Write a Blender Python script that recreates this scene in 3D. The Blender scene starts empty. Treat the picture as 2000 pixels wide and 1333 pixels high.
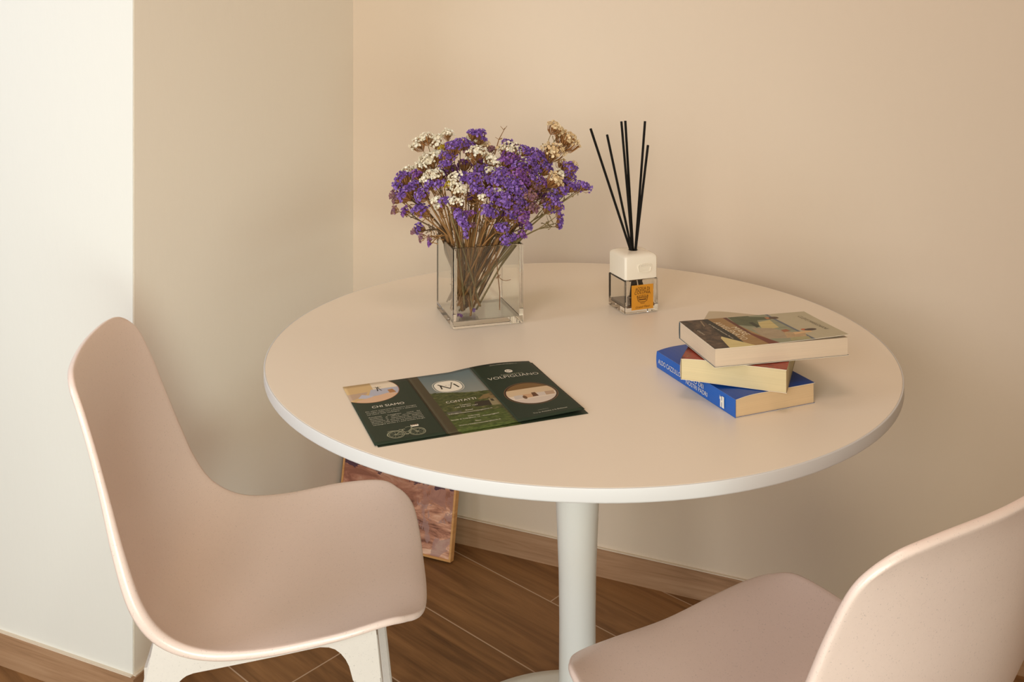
import bpy, bmesh, math, random
from mathutils import Vector, Matrix, noise as mnoise
random.seed(7)
scene = bpy.context.scene
COL = scene.collection
R = math.radians

# ------------------------------------------------------------------ camera
F, YH, CX, H = 1928.7, 16.13, 1004.95, 1.3133
cam_d = bpy.data.cameras.new('camera')
cam_d.sensor_width = 36.0
cam_d.lens = F / 2000 * 36.0
cam_d.shift_x = -(CX - 1000) / 2000
cam_d.shift_y = (YH - 666.5) / 2000
cam_d.clip_start = 0.02
cam = bpy.data.objects.new('camera', cam_d)
cam.location = (0, 0, H)
cam.rotation_euler = (R(90), 0, 0)
COL.objects.link(cam)
scene.camera = cam
scene.view_settings.view_transform = 'Standard'
scene.view_settings.look = 'None'
scene.view_settings.exposure = 0.0
scene.view_settings.gamma = 1.0


def at(u, v, Y):
    return Vector(((u - CX) * Y / F, Y, H - (v - YH) * Y / F))


def atz(u, v, z):
    Y = F * (H - z) / (v - YH)
    return Vector(((u - CX) * Y / F, Y, z))


# ------------------------------------------------------------------ helpers
def lin(c):
    def f(x):
        x = x / 255.0
        return x / 12.92 if x <= 0.04045 else ((x + 0.055) / 1.055) ** 2.4
    return (f(c[0]), f(c[1]), f(c[2]), 1.0)


def link(o, parent=None):
    COL.objects.link(o)
    if parent is not None:
        o.parent = parent
    return o


def tag(o, label=None, cat=None, group=None, kind=None):
    if label: o['label'] = label
    if cat: o['category'] = cat
    if group: o['group'] = group
    if kind: o['kind'] = kind
    return o


def empty(name, loc, rz=0.0, label=None, cat=None, group=None):
    o = bpy.data.objects.new(name, None)
    o.empty_display_size = 0.05
    o.location = loc
    o.rotation_euler = (0, 0, rz)
    COL.objects.link(o)
    return tag(o, label, cat, group)


def obj(name, bm, mats, parent=None, smooth=False):
    me = bpy.data.meshes.new(name)
    bm.normal_update()
    bm.to_mesh(me)
    bm.free()
    if not isinstance(mats, (list, tuple)):
        mats = [mats]
    for m in mats:
        me.materials.append(m)
    if smooth:
        for p in me.polygons:
            p.use_smooth = True
    return link(bpy.data.objects.new(name, me), parent)


def obj_data(name, verts, faces, mats, parent=None, smooth=False, mi=None):
    me = bpy.data.meshes.new(name)
    me.from_pydata([tuple(v) for v in verts], [], faces)
    if not isinstance(mats, (list, tuple)):
        mats = [mats]
    for m in mats:
        me.materials.append(m)
    for i, p in enumerate(me.polygons):
        p.use_smooth = smooth
        if mi: p.material_index = mi[i]
    me.update()
    return link(bpy.data.objects.new(name, me), parent)


def box(bm, p0, p1, M=None, mi=0, bevel=0.0, seg=2):
    x0, y0, z0 = p0
    x1, y1, z1 = p1
    vs = [bm.verts.new(v) for v in [(x0, y0, z0), (x1, y0, z0), (x1, y1, z0), (x0, y1, z0),
                                    (x0, y0, z1), (x1, y0, z1), (x1, y1, z1), (x0, y1, z1)]]
    fs = [bm.faces.new([vs[i] for i in q]) for q in
          [(0, 3, 2, 1), (4, 5, 6, 7), (0, 1, 5, 4), (1, 2, 6, 5), (2, 3, 7, 6), (3, 0, 4, 7)]]
    for f in fs: f.material_index = mi
    if bevel > 0:
        es = list({e for f in fs for e in f.edges})
        r = bmesh.ops.bevel(bm, geom=es, offset=bevel, segments=seg, affect='EDGES', profile=0.5)
        vs = list({v for f in r['faces'] for v in f.verts} | {v for v in vs if v.is_valid})
    if M is not None:
        bmesh.ops.transform(bm, matrix=M, verts=vs)
    return vs


def lathe(bm, prof, seg=64, c=(0, 0), cap=True):
    rings = []
    for r, z in prof:
        rings.append([bm.verts.new((c[0] + r * math.cos(2 * math.pi * k / seg), c[1] + r * math.sin(2 * math.pi * k / seg), z)) for k in range(seg)])
    for a, b in zip(rings, rings[1:]):
        for k in range(seg):
            bm.faces.new((a[k], a[(k + 1) % seg], b[(k + 1) % seg], b[k]))
    if cap:
        bm.faces.new(rings[0][::-1])
        bm.faces.new(rings[-1])


def tube_data(V, Fc, pts, r0, r1=None, seg=5, MI=None, mi=0, cap=True):
    """append a tapered tube along pts to vertex / face lists"""
    if r1 is None: r1 = r0
    n = len(pts)
    base = len(V)
    up = Vector((0.31, 0.17, 0.93))
    for i, p in enumerate(pts):
        t = (pts[min(i + 1, n - 1)] - pts[max(i - 1, 0)]).normalized()
        a = t.cross(up)
        if a.length < 1e-4: a = t.cross(Vector((1, 0, 0)))
        a.normalize()
        b = t.cross(a)
        r = r0 + (r1 - r0) * i / max(1, n - 1)
        for k in range(seg):
            an = 2 * math.pi * k / seg
            V.append(p + a * (r * math.cos(an)) + b * (r * math.sin(an)))
    for i in range(n - 1):
        for k in range(seg):
            q = base + i * seg
            Fc.append((q + k, q + (k + 1) % seg, q + seg + (k + 1) % seg, q + seg + k))
            if MI is not None: MI.append(mi)
    if cap:
        Fc.append(tuple(base + k for k in range(seg))[::-1])
        Fc.append(tuple(base + (n - 1) * seg + k for k in range(seg)))
        if MI is not None: MI += [mi, mi]


# ------------------------------------------------------------------ materials
def mat(name, color=None, rough=0.6, spec=0.4, metal=0.0):
    m = bpy.data.materials.new(name)
    m.use_nodes = True
    b = m.node_tree.nodes['Principled BSDF']
    if color is not None: b.inputs['Base Color'].default_value = lin(color)
    b.inputs['Roughness'].default_value = rough
    b.inputs['Specular IOR Level'].default_value = spec
    b.inputs['Metallic'].default_value = metal
    return m


class G:
    """small node-graph helper; colours are painted as flat printed shapes in object coordinates (metres)"""
    def __init__(s, m, coord='Object'):
        s.m = m; s.nt = m.node_tree; s.N = s.nt.nodes; s.L = s.nt.links
        s.bsdf = s.N['Principled BSDF']
        tc = s.N.new('ShaderNodeTexCoord')
        s.co = tc.outputs[coord]
        sp = s.N.new('ShaderNodeSeparateXYZ')
        s.L.new(s.co, sp.inputs[0])
        s.x, s.y, s.z = sp.outputs

    def _in(s, sock, v):
        if hasattr(v, 'is_output') or isinstance(v, bpy.types.NodeSocket): s.L.new(v, sock)
        else: sock.default_value = v

    def op(s, o, a, b=0.0, c=0.0):
        n = s.N.new('ShaderNodeMath'); n.operation = o
        s._in(n.inputs[0], a); s._in(n.inputs[1], b); s._in(n.inputs[2], c)
        return n.outputs[0]

    def vec(s, x, y, z=0.0):
        n = s.N.new('ShaderNodeCombineXYZ')
        for i, v in enumerate((x, y, z)): s._in(n.inputs[i], v)
        return n.outputs[0]

    def noise(s, vec=None, scale=5.0, detail=3.0, rough=0.5, dist=0.0):
        n = s.N.new('ShaderNodeTexNoise')
        s.L.new(vec if vec is not None else s.co, n.inputs['Vector'])
        n.inputs['Scale'].default_value = scale; n.inputs['Detail'].default_value = detail
        n.inputs['Roughness'].default_value = rough; n.inputs['Distortion'].default_value = dist
        return n.outputs[0]

    def white(s, v):
        n = s.N.new('ShaderNodeTexWhiteNoise'); n.noise_dimensions = '3D'
        s.L.new(v, n.inputs['Vector'])
        return n.outputs['Value']

    def mapping(s, vec, scale=(1, 1, 1), rot=(0, 0, 0), loc=(0, 0, 0)):
        n = s.N.new('ShaderNodeMapping')
        s.L.new(vec, n.inputs[0])
        n.inputs['Scale'].default_value = scale; n.inputs['Rotation'].default_value = rot; n.inputs['Location'].default_value = loc
        return n.outputs[0]

    def ramp(s, fac, stops, interp='LINEAR'):
        n = s.N.new('ShaderNodeValToRGB')
        n.color_ramp.interpolation = interp
        e = n.color_ramp.elements
        while len(e) < len(stops): e.new(0.5)
        for el, (p, c) in zip(e, stops):
            el.position = p; el.color = lin(c) if len(c) == 3 else c
        s._in(n.inputs[0], fac)
        return n.outputs[0]

    def mix(s, fac, a, b, blend='MIX'):
        n = s.N.new('ShaderNodeMix'); n.data_type = 'RGBA'; n.blend_type = blend
        s._in(n.inputs[0], fac)
        s._in(n.inputs[6], lin(a) if isinstance(a, tuple) and len(a) == 3 else a)
        s._in(n.inputs[7], lin(b) if isinstance(b, tuple) and len(b) == 3 else b)
        return n.outputs[2]

    def ell(s, cx, cy, rx, ry=None):
        ry = ry or rx
        a = s.op('DIVIDE', s.op('SUBTRACT', s.x, cx), rx); b = s.op('DIVIDE', s.op('SUBTRACT', s.y, cy), ry)
        return s.op('LESS_THAN', s.op('ADD', s.op('MULTIPLY', a, a), s.op('MULTIPLY', b, b)), 1.0)

    def poly(s, pts):
        """convex polygon mask (either winding)"""
        area = sum(p[0] * q[1] - q[0] * p[1] for p, q in zip(pts, pts[1:] + pts[:1]))
        if area < 0: pts = pts[::-1]
        out = None
        for (x0, y0), (x1, y1) in zip(pts, pts[1:] + pts[:1]):
            A, B = -(y1 - y0), (x1 - x0)
            Cc = -(A * x0 + B * y0)
            t = s.op('GREATER_THAN', s.op('ADD', s.op('MULTIPLY_ADD', s.x, A, Cc), s.op('MULTIPLY', s.y, B)), 0.0)
            out = t if out is None else s.op('MULTIPLY', out, t)
        return out

    def rect(s, x0, y0, x1, y1):
        return s.poly([(x0, y0), (x1, y0), (x1, y1), (x0, y1)])

    def AND(s, a, b): return s.op('MULTIPLY', a, b)

    def color(s, c): s.L.new(c, s.bsdf.inputs['Base Color'])

    def bump(s, h, strength=0.2, dist=0.01):
        n = s.N.new('ShaderNodeBump')
        n.inputs['Strength'].default_value = strength; n.inputs['Distance'].default_value = dist
        s.L.new(h, n.inputs['Height']); s.L.new(n.outputs[0], s.bsdf.inputs['Normal'])


def wall_mat(name, c0, c1, rough=0.75, bump=0.12):
    m = mat(name, rough=rough, spec=0.25)
    g = G(m)
    big = g.noise(scale=1.3, detail=2)
    fine = g.noise(g.mapping(g.co, scale=(1, 1, 0.35)), scale=60, detail=5, rough=0.6)
    g.color(g.mix(g.op('MULTIPLY_ADD', big, 0.8, g.op('MULTIPLY', fine, 0.15)), c0, c1))
    g.bump(fine, bump, 0.004)
    return m


M_WALL_BACK = wall_mat('plaster_warm_lit', (216, 199, 178), (223, 207, 187))  # warm room light on the cream plaster is put into this beige
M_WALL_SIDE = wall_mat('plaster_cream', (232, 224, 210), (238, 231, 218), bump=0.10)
M_WALL_FRONT = wall_mat('plaster_window_lit', (226, 224, 216), (232, 230, 222))  # whiter than the back wall: window brightness put into the colour
M_SHADE_WALL = wall_mat('shade_wall_tan', (168, 146, 120), (176, 154, 128))  # dark tan so the added right wall bounces little light
M_CAULK = mat('caulk', (218, 203, 182), 0.8)


def wood_floor():
    m = mat('wood_plank_tile', rough=0.5, spec=0.35)
    g = G(m)
    a = R(-42.2)
    dx, dy = g.op('ADD', g.x, 0.1474), g.op('SUBTRACT', g.y, 2.3896)
    u = g.op('ADD', g.op('MULTIPLY', dx, math.cos(a)), g.op('MULTIPLY', dy, math.sin(a)))
    v = g.op('ADD', g.op('MULTIPLY', dx, -math.sin(a)), g.op('MULTIPLY', dy, math.cos(a)))
    W, Lp = 0.1985, 1.2
    vr = g.op('DIVIDE', v, W)
    row = g.op('FLOOR', vr)
    uo = g.op('DIVIDE', g.op('SUBTRACT', u, g.op('MULTIPLY_ADD', row, 0.468, 0.306)), Lp)
    pid = g.op('FLOOR', uo)
    fv = g.op('MULTIPLY', g.op('SUBTRACT', vr, row), W)
    fu = g.op('MULTIPLY', g.op('SUBTRACT', uo, pid), Lp)
    dv = g.op('MINIMUM', fv, g.op('SUBTRACT', W, fv))
    du = g.op('MINIMUM', fu, g.op('SUBTRACT', Lp, fu))
    gap = g.op('LESS_THAN', g.op('MINIMUM', du, dv), 0.0014)
    idv = g.vec(row, pid, 0.5)
    rnd = g.white(idv)
    gv = g.vec(g.op('MULTIPLY_ADD', rnd, 13.0, g.op('MULTIPLY', u, 1.6)), g.op('MULTIPLY', v, 15.0), g.op('MULTIPLY', rnd, 7.0))
    n1 = g.noise(gv, 1.6, 6, 0.62, 0.9)
    gv2 = g.vec(g.op('MULTIPLY', u, 6.0), g.op('MULTIPLY', v, 170.0), rnd)
    n2 = g.noise(gv2, 1.0, 3, 0.6)
    fac = g.op('ADD', g.op('MULTIPLY', n1, 0.85), g.op('MULTIPLY', n2, 0.2))
    fac = g.op('ADD', fac, g.op('MULTIPLY_ADD', rnd, 0.14, -0.10))
    c = g.ramp(fac, [(0.20, (66, 44, 26)), (0.36, (112, 78, 46)), (0.60, (146, 105, 65)), (0.85, (170, 130, 88))])
    c = g.mix(gap, c, (188, 162, 136))
    g.color(c)
    g.bump(g.op('SUBTRACT', g.op('MULTIPLY', n2, 0.4), gap), 0.15, 0.002)
    return m


def wood_board(name, c0, c1, c2):
    m = mat(name, rough=0.55, spec=0.3)
    g = G(m)
    v = g.mapping(g.co, scale=(2.0, 2.0, 34.0))
    n = g.noise(v, 1.5, 5, 0.6, 0.8)
    n2 = g.noise(g.mapping(g.co, scale=(8, 8, 300)), 1.0, 3)
    g.color(g.ramp(g.op('ADD', g.op('MULTIPLY', n, 0.8), g.op('MULTIPLY', n2, 0.25)), [(0.3, c0), (0.5, c1), (0.75, c2)]))
    return m


M_FLOOR = wood_floor()
M_BASE = wood_board('wood_skirting', (134, 101, 73), (168, 131, 99), (186, 151, 119))

# ------------------------------------------------------------------ the room (a along the back wall, b towards it)
PHI, D_B, D_F, A_C, HB = 0.4011, 2.1842, 1.4232, -1.379, 0.0627
WM = Matrix.Rotation(-PHI, 4, 'Z')      # local x -> t (along wall), local y -> n (into wall)
TV = Vector((math.cos(PHI), -math.sin(PHI), 0)); NV = Vector((math.sin(PHI), math.cos(PHI), 0))
AX, BX, BY = 1.15, -4.2, -2.6
HT = 2.7


def room(name, p0, p1, m, sub=False):
    bm = bmesh.new()
    box(bm, p0, p1)
    o = obj(name, bm, m)
    o.matrix_world = WM
    return tag(o, kind='structure')


room('wall_back', (A_C - 0.12, D_B, 0), (AX, D_B + 0.12, HT), M_WALL_BACK)
room('shade_wall_right', (AX, BY, 0), (AX + 0.12, D_B, HT), M_SHADE_WALL)  # unseen wall, added to darken the right of the back wall
room('wall_left', (A_C - 0.12, D_F + 0.002, 0), (A_C, D_B, HT), M_WALL_SIDE)
room('wall_front', (BX, D_F, 0), (A_C - 0.001, D_F + 0.12, HT), M_WALL_FRONT)
bm = bmesh.new()
box(bm, (BX, BY, -0.06), (AX, D_B + 0.12, 0))
fl = obj('floor', bm, M_FLOOR)
room('ceiling', (BX, BY, HT), (AX, D_B + 0.12, HT + 0.1), M_WALL_BACK)
for v in fl.data.vertices: v.co = WM @ v.co
tag(fl, kind='structure')


def skirting(name, p0, p1, cap):
    bm = bmesh.new()
    box(bm, p0, p1, mi=0)
    box(bm, cap[0], cap[1], mi=1)
    o = obj(name, bm, [M_BASE, M_CAULK])
    o.matrix_world = WM
    tag(o, kind='structure')


tk = 0.009
skirting('baseboard_back', (A_C + tk, D_B - tk, 0), (AX, D_B, HB), ((A_C + tk, D_B - tk * 0.7, HB), (AX, D_B, HB + 0.0022)))
skirting('baseboard_left', (A_C, D_F - tk, 0), (A_C + tk, D_B, HB), ((A_C, D_F, HB), (A_C + tk * 0.7, D_B - tk, HB + 0.0022)))
skirting('baseboard_front', (BX, D_F - tk, 0), (A_C, D_F, HB), ((BX, D_F - tk * 0.7, HB), (A_C, D_F, HB + 0.0022)))

# ------------------------------------------------------------------ table
TX, TY, TZ, TR = 0.1064, 1.672, 0.75, 0.515
M_TABLE = mat('cream_laminate_top', (232, 220, 202), 0.36, 0.4)
M_EDGE = mat('white_edge_band', (209, 208, 207), 0.4, 0.4)
M_TABLE_LEG = mat('white_painted_metal', (228, 232, 229), 0.35, 0.45)
table = empty('round_table', (TX, TY, 0), 0, 'round white pedestal dining table standing in the corner of the room', 'table')
bm = bmesh.new()
rt = TR - 0.0022
lathe(bm, [(0.30, TZ - 0.0185), (rt - 0.012, TZ - 0.0185), (rt - 0.012, TZ - 0.018), (rt, TZ - 0.018), (rt, TZ - 0.0006), (rt - 0.0006, TZ)], 160)
top = obj('tabletop', bm, M_TABLE, table, smooth=True)
mo = top.modifiers.new('edge', 'EDGE_SPLIT'); mo.split_angle = R(40)
bm = bmesh.new()
prof = [(rt, TZ - 0.0185)]
for k in range(5):
    an = -math.pi / 2 + k * math.pi / 8
    prof.append((TR - 0.003 + 0.003 * math.cos(an), TZ - 0.0155 + 0.003 * math.sin(an)))
for k in range(5):
    an = k * math.pi / 8
    prof.append((TR - 0.0012 + 0.0012 * math.cos(an), TZ - 0.0014 + 0.0012 * math.sin(an)))
prof.append((rt, TZ - 0.0002))
lathe(bm, prof, 160, cap=False)
bd = obj('edge_band', bm, M_EDGE, top, smooth=True)
tag(bd, 'white rounded edge of the tabletop')
bm = bmesh.new()
lathe(bm, [(0.0335, 0.03), (0.0325, 0.10), (0.0312, 0.2), (0.0308, 0.28), (0.0318, 0.36), (0.0345, 0.43), (0.0375, 0.50),
           (0.043, 0.58), (0.052, 0.65), (0.066, 0.70), (0.09, 0.731)], 64)
obj('pedestal', bm, M_TABLE_LEG, table, smooth=True)
bm = bmesh.new()
lathe(bm, [(0.272, 0.0), (0.275, 0.006), (0.270, 0.012), (0.25, 0.0145), (0.18, 0.018), (0.11, 0.024), (0.07, 0.034), (0.05, 0.052), (0.04, 0.085), (0.034, 0.13), (0.0325, 0.17)], 96)
obj('base_plate', bm, M_TABLE_LEG, table, smooth=True)

# ------------------------------------------------------------------ chairs
ST = [(.2282, 0.0, .4365), (.2263, .0914, .4430), (.2189, .1530, .4505), (.1985, .1850, .4603), (.1658, .2027, .4685), (.0933, .2162, .4622),
      (.0021, .2152, .4519), (-.0704, .2120, .4558), (-.1222, .2124, .4812), (-.1543, .2129, .5253), (-.1792, .2045, .5906), (-.2001, .1930, .6559),
      (-.2204, .1826, .7195), (-.2401, .1686, .7710), (-.2590, .1412, .7990), (-.2710, .0924, .8088), (-.2775, 0.0, .8108)]
DP = [0, .004, .010, .018, .028, .027, .024, .034, .046, .048, .043, .037, .030, .020, .011, .0065, 0]
DN = [(0, -1)] * 6 + [(-.08, -1), (-.42, -.9), (-.75, -.65), (-.92, -.38), (-.96, -.28), (-.96, -.27), (-.96, -.27), (-.96, -.25), (-.8, -.6), (-.3, -.95), (-.3, -.95)]


def crom(P, t):
    n = len(P) - 1
    i = min(int(t), n - 1); f = t - i
    g = lambda k: P[max(0, min(n, k))]
    a, b, c, d = g(i - 1), g(i), g(i + 1), g(i + 2)
    if i == 0: a = (c[0], -c[1], c[2]) if P is ST else tuple(2 * q - r for q, r in zip(b, c))
    if i == n - 1: d = (b[0], -b[1], b[2]) if P is ST else tuple(2 * q - r for q, r in zip(c, b))
    return tuple(.5 * ((2 * q) + (r - p) * f + (2 * p - 5 * q + 4 * r - s) * f * f + (-p + 3 * q - 3 * r + s) * f ** 3) for p, q, r, s in zip(a, b, c, d))


def chair_mat(name, c):
    m = mat(name, rough=0.30, spec=0.75)
    g = G(m)
    sp = g.noise(scale=420, detail=2, rough=0.7)
    sp2 = g.noise(scale=130, detail=4, rough=0.7)
    dark = tuple(int(q * 0.80) for q in c); lite = tuple(min(255, int(q * 1.03)) for q in c)
    col = g.mix(sp2, c, lite)
    col = g.mix(g.op('MULTIPLY', g.op('GREATER_THAN', sp, 0.665), 0.55), col, dark)
    g.color(col)
    g.bump(sp2, 0.05, 0.001)
    return m


M_SHELL = chair_mat('speckled_beige_plastic', (231, 211, 200))
M_CLEG = chair_mat('speckled_white_plastic', (212, 206, 199))


DD = {3: 0.0, 4: .017, 5: .026, 6: .024, 7: .034, 8: .046, 9: .048, 10: .043, 11: .036, 12: .022, 13: .006, 14: -.006}


def shell_bm():
    """columns run from the front rim over the seat and up the back; both ends have rounded corners"""
    bm = bmesh.new()
    T0, T1 = 3.0, 13.5
    dn = [n for n in DN]
    NT, NW = 72, 36
    side = lambda t: crom(ST, t)

    def dv(t):
        i = min(13, max(3, int(t))); f = t - i
        g = lambda k: DD[max(3, min(14, k))]
        p, q, r, w = g(i - 1), g(i), g(i + 1), g(i + 2)
        return .5 * (2 * q + (r - p) * f + (2 * p - 5 * q + 4 * r - w) * f * f + (-p + 3 * q - 3 * r + w) * f ** 3)
    grid = []; hip = {}
    x0, w0, z0 = side(T0); x1, w1, z1 = side(T1)
    for j in range(NT + 1):
        tau = 0.5 - 0.5 * math.cos(math.pi * j / NT)
        tau = 0.35 * tau + 0.65 * j / NT
        t = T0 + (T1 - T0) * tau
        x, w, z = side(t)
        nx, nz = crom(dn, t)
        l = math.hypot(nx, nz) or 1
        d = dv(t)
        fa = max(0.0, 1 - tau / 0.28) ** 2; fb = max(0.0, 1 - (1 - tau) / 0.28) ** 2
        row = []
        for k in range(NW + 1):
            s = -math.cos(math.pi * k / NW) * 0.45 + (2.0 * k / NW - 1) * 0.55
            u = abs(s); sg = 1 if s >= 0 else -1
            px, pw, pz = side(T0 * u); fx, fy, fz_ = px - x0, sg * pw - s * w0, pz - z0
            qx, qw, qz = side(16 - (16 - T1) * u); gx, gy, gz = qx - x1, sg * qw - s * w1, qz - z1
            dd = d * (1 - u ** 2.3)
            hb_ = math.exp(-((t - 8.9) / 2.0) ** 2) * u ** 5
            row.append(bm.verts.new((x + dd * nx / l + fa * fx + fb * gx, s * w + fa * fy + fb * gy, z + dd * nz / l + fa * fz_ + fb * gz)))
            hip[row[-1]] = hb_
        grid.append(row)
    for j in range(NT):
        for k in range(NW):
            bm.faces.new((grid[j][k], grid[j + 1][k], grid[j + 1][k + 1], grid[j][k + 1]))
    bmesh.ops.recalc_face_normals(bm, faces=bm.faces)
    if sum((f.normal.z for f in bm.faces), 0.0) < 0: bmesh.ops.reverse_faces(bm, faces=bm.faces)
    bm.normal_update()
    # give it thickness: offset sheet below / behind and a rounded rim joining both
    TH = 0.0095
    faces = list(bm.faces); verts = list(bm.verts)
    loop = [r[0] for r in grid] + grid[-1][1:-1] + [r[-1] for r in reversed(grid)] + grid[0][-2:0:-1]
    nb = {v: v.normal.copy() for v in verts}
    und = {v: bm.verts.new(v.co - nb[v] * (TH + .009 * hip[v])) for v in verts}
    for f in faces: bm.faces.new([und[v] for v in reversed(f.verts)])
    m = len(loop)
    cen = sum((v.co for v in loop), Vector()) / m
    prev = loop
    outs = []
    for i, v in enumerate(loop):
        t = (loop[(i + 1) % m].co - loop[i - 1].co).normalized()
        o = t.cross(nb[v]).normalized()
        outs.append(o)
    # make the outward direction consistent
    chk = sum((outs[i].dot(loop[i].co - cen) for i in range(m)), 0.0)
    if chk < 0: outs = [-o for o in outs]
    for an in (35, 70, 110, 145):
        c, s_ = math.cos(R(an)), math.sin(R(an))
        ring = [bm.verts.new(v.co - nb[v] * (TH + .009 * hip[v]) * (0.5 - 0.5 * c) + outs[i] * (0.0030 + .005 * hip[v]) * s_) for i, v in enumerate(loop)]
        for i in range(m): bm.faces.new((prev[i], prev[(i + 1) % m], ring[(i + 1) % m], ring[i]))
        prev = ring
    ring = [und[v] for v in loop]
    for i in range(m): bm.faces.new((prev[i], prev[(i + 1) % m], ring[(i + 1) % m], ring[i]))
    bmesh.ops.recalc_face_normals(bm, faces=bm.faces)
    return bm


def prism(bm, pts, y0, y1):
    """pts: (x,z) outline, extruded between y0 and y1"""
    A = [bm.verts.new((p[0], y0, p[1])) for p in pts]
    B = [bm.verts.new((p[0], y1, p[1])) for p in pts]
    bm.faces.new(A); bm.faces.new(B[::-1])
    n = len(pts)
    for i in range(n):
        bm.faces.new((A[i], B[i], B[(i + 1) % n], A[(i + 1) % n]))


def leg_bm(sx, sy):
    """tapered, slightly splayed leg; sx=+1 front, -1 rear; sy=side"""
    bm = bmesh.new()
    rings = []
    for k, z in enumerate((0.442, 0.41, 0.38, 0.3, 0.2, 0.1, 0.012, 0.0)):
        f = (0.452 - z) / 0.452
        if sx > 0:
            xo = 0.151 + 0.105 * (0.457 - z); wx = 0.041 - 0.014 * f
            x1, x0 = xo, xo - wx
        else:
            xo = -0.143 - 0.26 * (0.469 - z); wx = 0.050 - 0.020 * f
            x0, x1 = xo, xo + wx
        yo = (0.196 + 0.03 * f) * sy; wy = (0.030 - 0.008 * f)
        yi = yo - wy * sy
        c = 0.003
        if k == 7: x0 += .003; x1 -= .003; yo -= .003 * sy; yi += .003 * sy
        ya, yb = min(yo, yi), max(yo, yi)
        rings.append([bm.verts.new(p) for p in [(x0 + c, ya, z), (x1 - c, ya, z), (x1, ya + c, z), (x1, yb - c, z), (x1 - c, yb, z), (x0 + c, yb, z), (x0, yb - c, z), (x0, ya + c, z)]])
    for a, b in zip(rings, rings[1:]):
        for k in range(8): bm.faces.new((a[k], a[(k + 1) % 8], b[(k + 1) % 8], b[k]))
    bm.faces.new(rings[0]); bm.faces.new(rings[-1][::-1])
    bmesh.ops.recalc_face_normals(bm, faces=bm.faces)
    return bm


def make_chair(loc, rz, label):
    t = empty('dining_chair', (loc[0], loc[1], 0), rz, label, 'chair', 'moulded dining chairs around the table')
    s = obj('seat_shell', shell_bm(), M_SHELL, t, smooth=True)
    arch = [(-.111, .409), (-.107, .4125), (-.102, .4155), (-.093, .418), (-.041, .423), (.02, .429), (.074, .435), (.086, .4335), (.0945, .430), (.1025, .4235), (.109, .415), (.1135, .406), (.119, .386)]
    for sy in (-1, 1):
        bm = bmesh.new()
        pts = [(-.155, .409)] + arch + [(.157, .386), (.150, .4535), (.09, .448), (.0, .4405), (-.07, .443), (-.11, .456), (-.144, .468)]
        drop = [0] * (len(arch) + 1) + [0, .006, .006, .007, .009, .013, .016]
        vo = [bm.verts.new((p[0], (.1965 + .03 * (.452 - p[1]) / .452) * sy, p[1])) for p in pts]
        vi = [bm.verts.new((p[0], .178 * sy, p[1] - q)) for p, q in zip(pts, drop)]
        bm.faces.new(vo); bm.faces.new(vi[::-1])
        for i in range(len(pts)): bm.faces.new((vo[i], vi[i], vi[(i + 1) % len(pts)], vo[(i + 1) % len(pts)]))
        bmesh.ops.recalc_face_normals(bm, faces=bm.faces)
        obj('side_rail', bm, M_CLEG, t)
        obj('leg', leg_bm(1, sy), M_CLEG, t)
        obj('leg', leg_bm(-1, sy), M_CLEG, t)
    for x0, x1 in ((.118, .146), (-.16, -.132)):
        bm = bmesh.new()
        z1 = .424 if x0 > 0 else .42
        A = [(-.18, z1), (-.18, .395), (-.15, .405), (-.12, .411), (.12, .411), (.15, .405), (.18, .395), (.18, z1)]
        vs0 = [bm.verts.new((x0, y, z)) for y, z in A]; vs1 = [bm.verts.new((x1, y, z)) for y, z in A]
        bm.faces.new(vs0); bm.faces.new(vs1[::-1])
        for i in range(8): bm.faces.new((vs0[i], vs1[i], vs1[(i + 1) % 8], vs0[(i + 1) % 8]))
        bmesh.ops.recalc_face_normals(bm, faces=bm.faces)
        obj('cross_rail', bm, M_CLEG, t)
    return t


CH1 = make_chair((-.3722, 1.5396), .1617, 'pale beige moulded plastic chair left of the table, facing right')


def copy_tree(o, parent=None):
    c = o.copy(); COL.objects.link(c)
    if parent is not None: c.parent = parent
    for ch in list(o.children): copy_tree(ch, c)
    return c


CH2 = copy_tree(CH1)
CH2.location = (.3363, 1.2229, 0); CH2.rotation_euler = (0, 0, 2.1261)
CH2['label'] = 'pale beige moulded plastic chair at lower right, seen from behind'

# ------------------------------------------------------------------ framed painting leaning on the wall
PW, PH, PT = 0.318, 0.46, 0.018
lean = math.atan2(0.092, PH)
pa = empty('framed_painting', (0, 0, 0), 0, 'small painting of pinkish brown clouds leaning on the wall under the table', 'painting')
pc = TV * (-1.367) + NV * (2.085)
pa.matrix_world = Matrix.Translation(pc + Vector((0, 0, 0.0045))) @ WM @ Matrix.Rotation(-lean, 4, 'X')
M_FRAME = wood_board('oak_frame_strip', (196, 140, 84), (218, 164, 106), (230, 182, 128))


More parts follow.
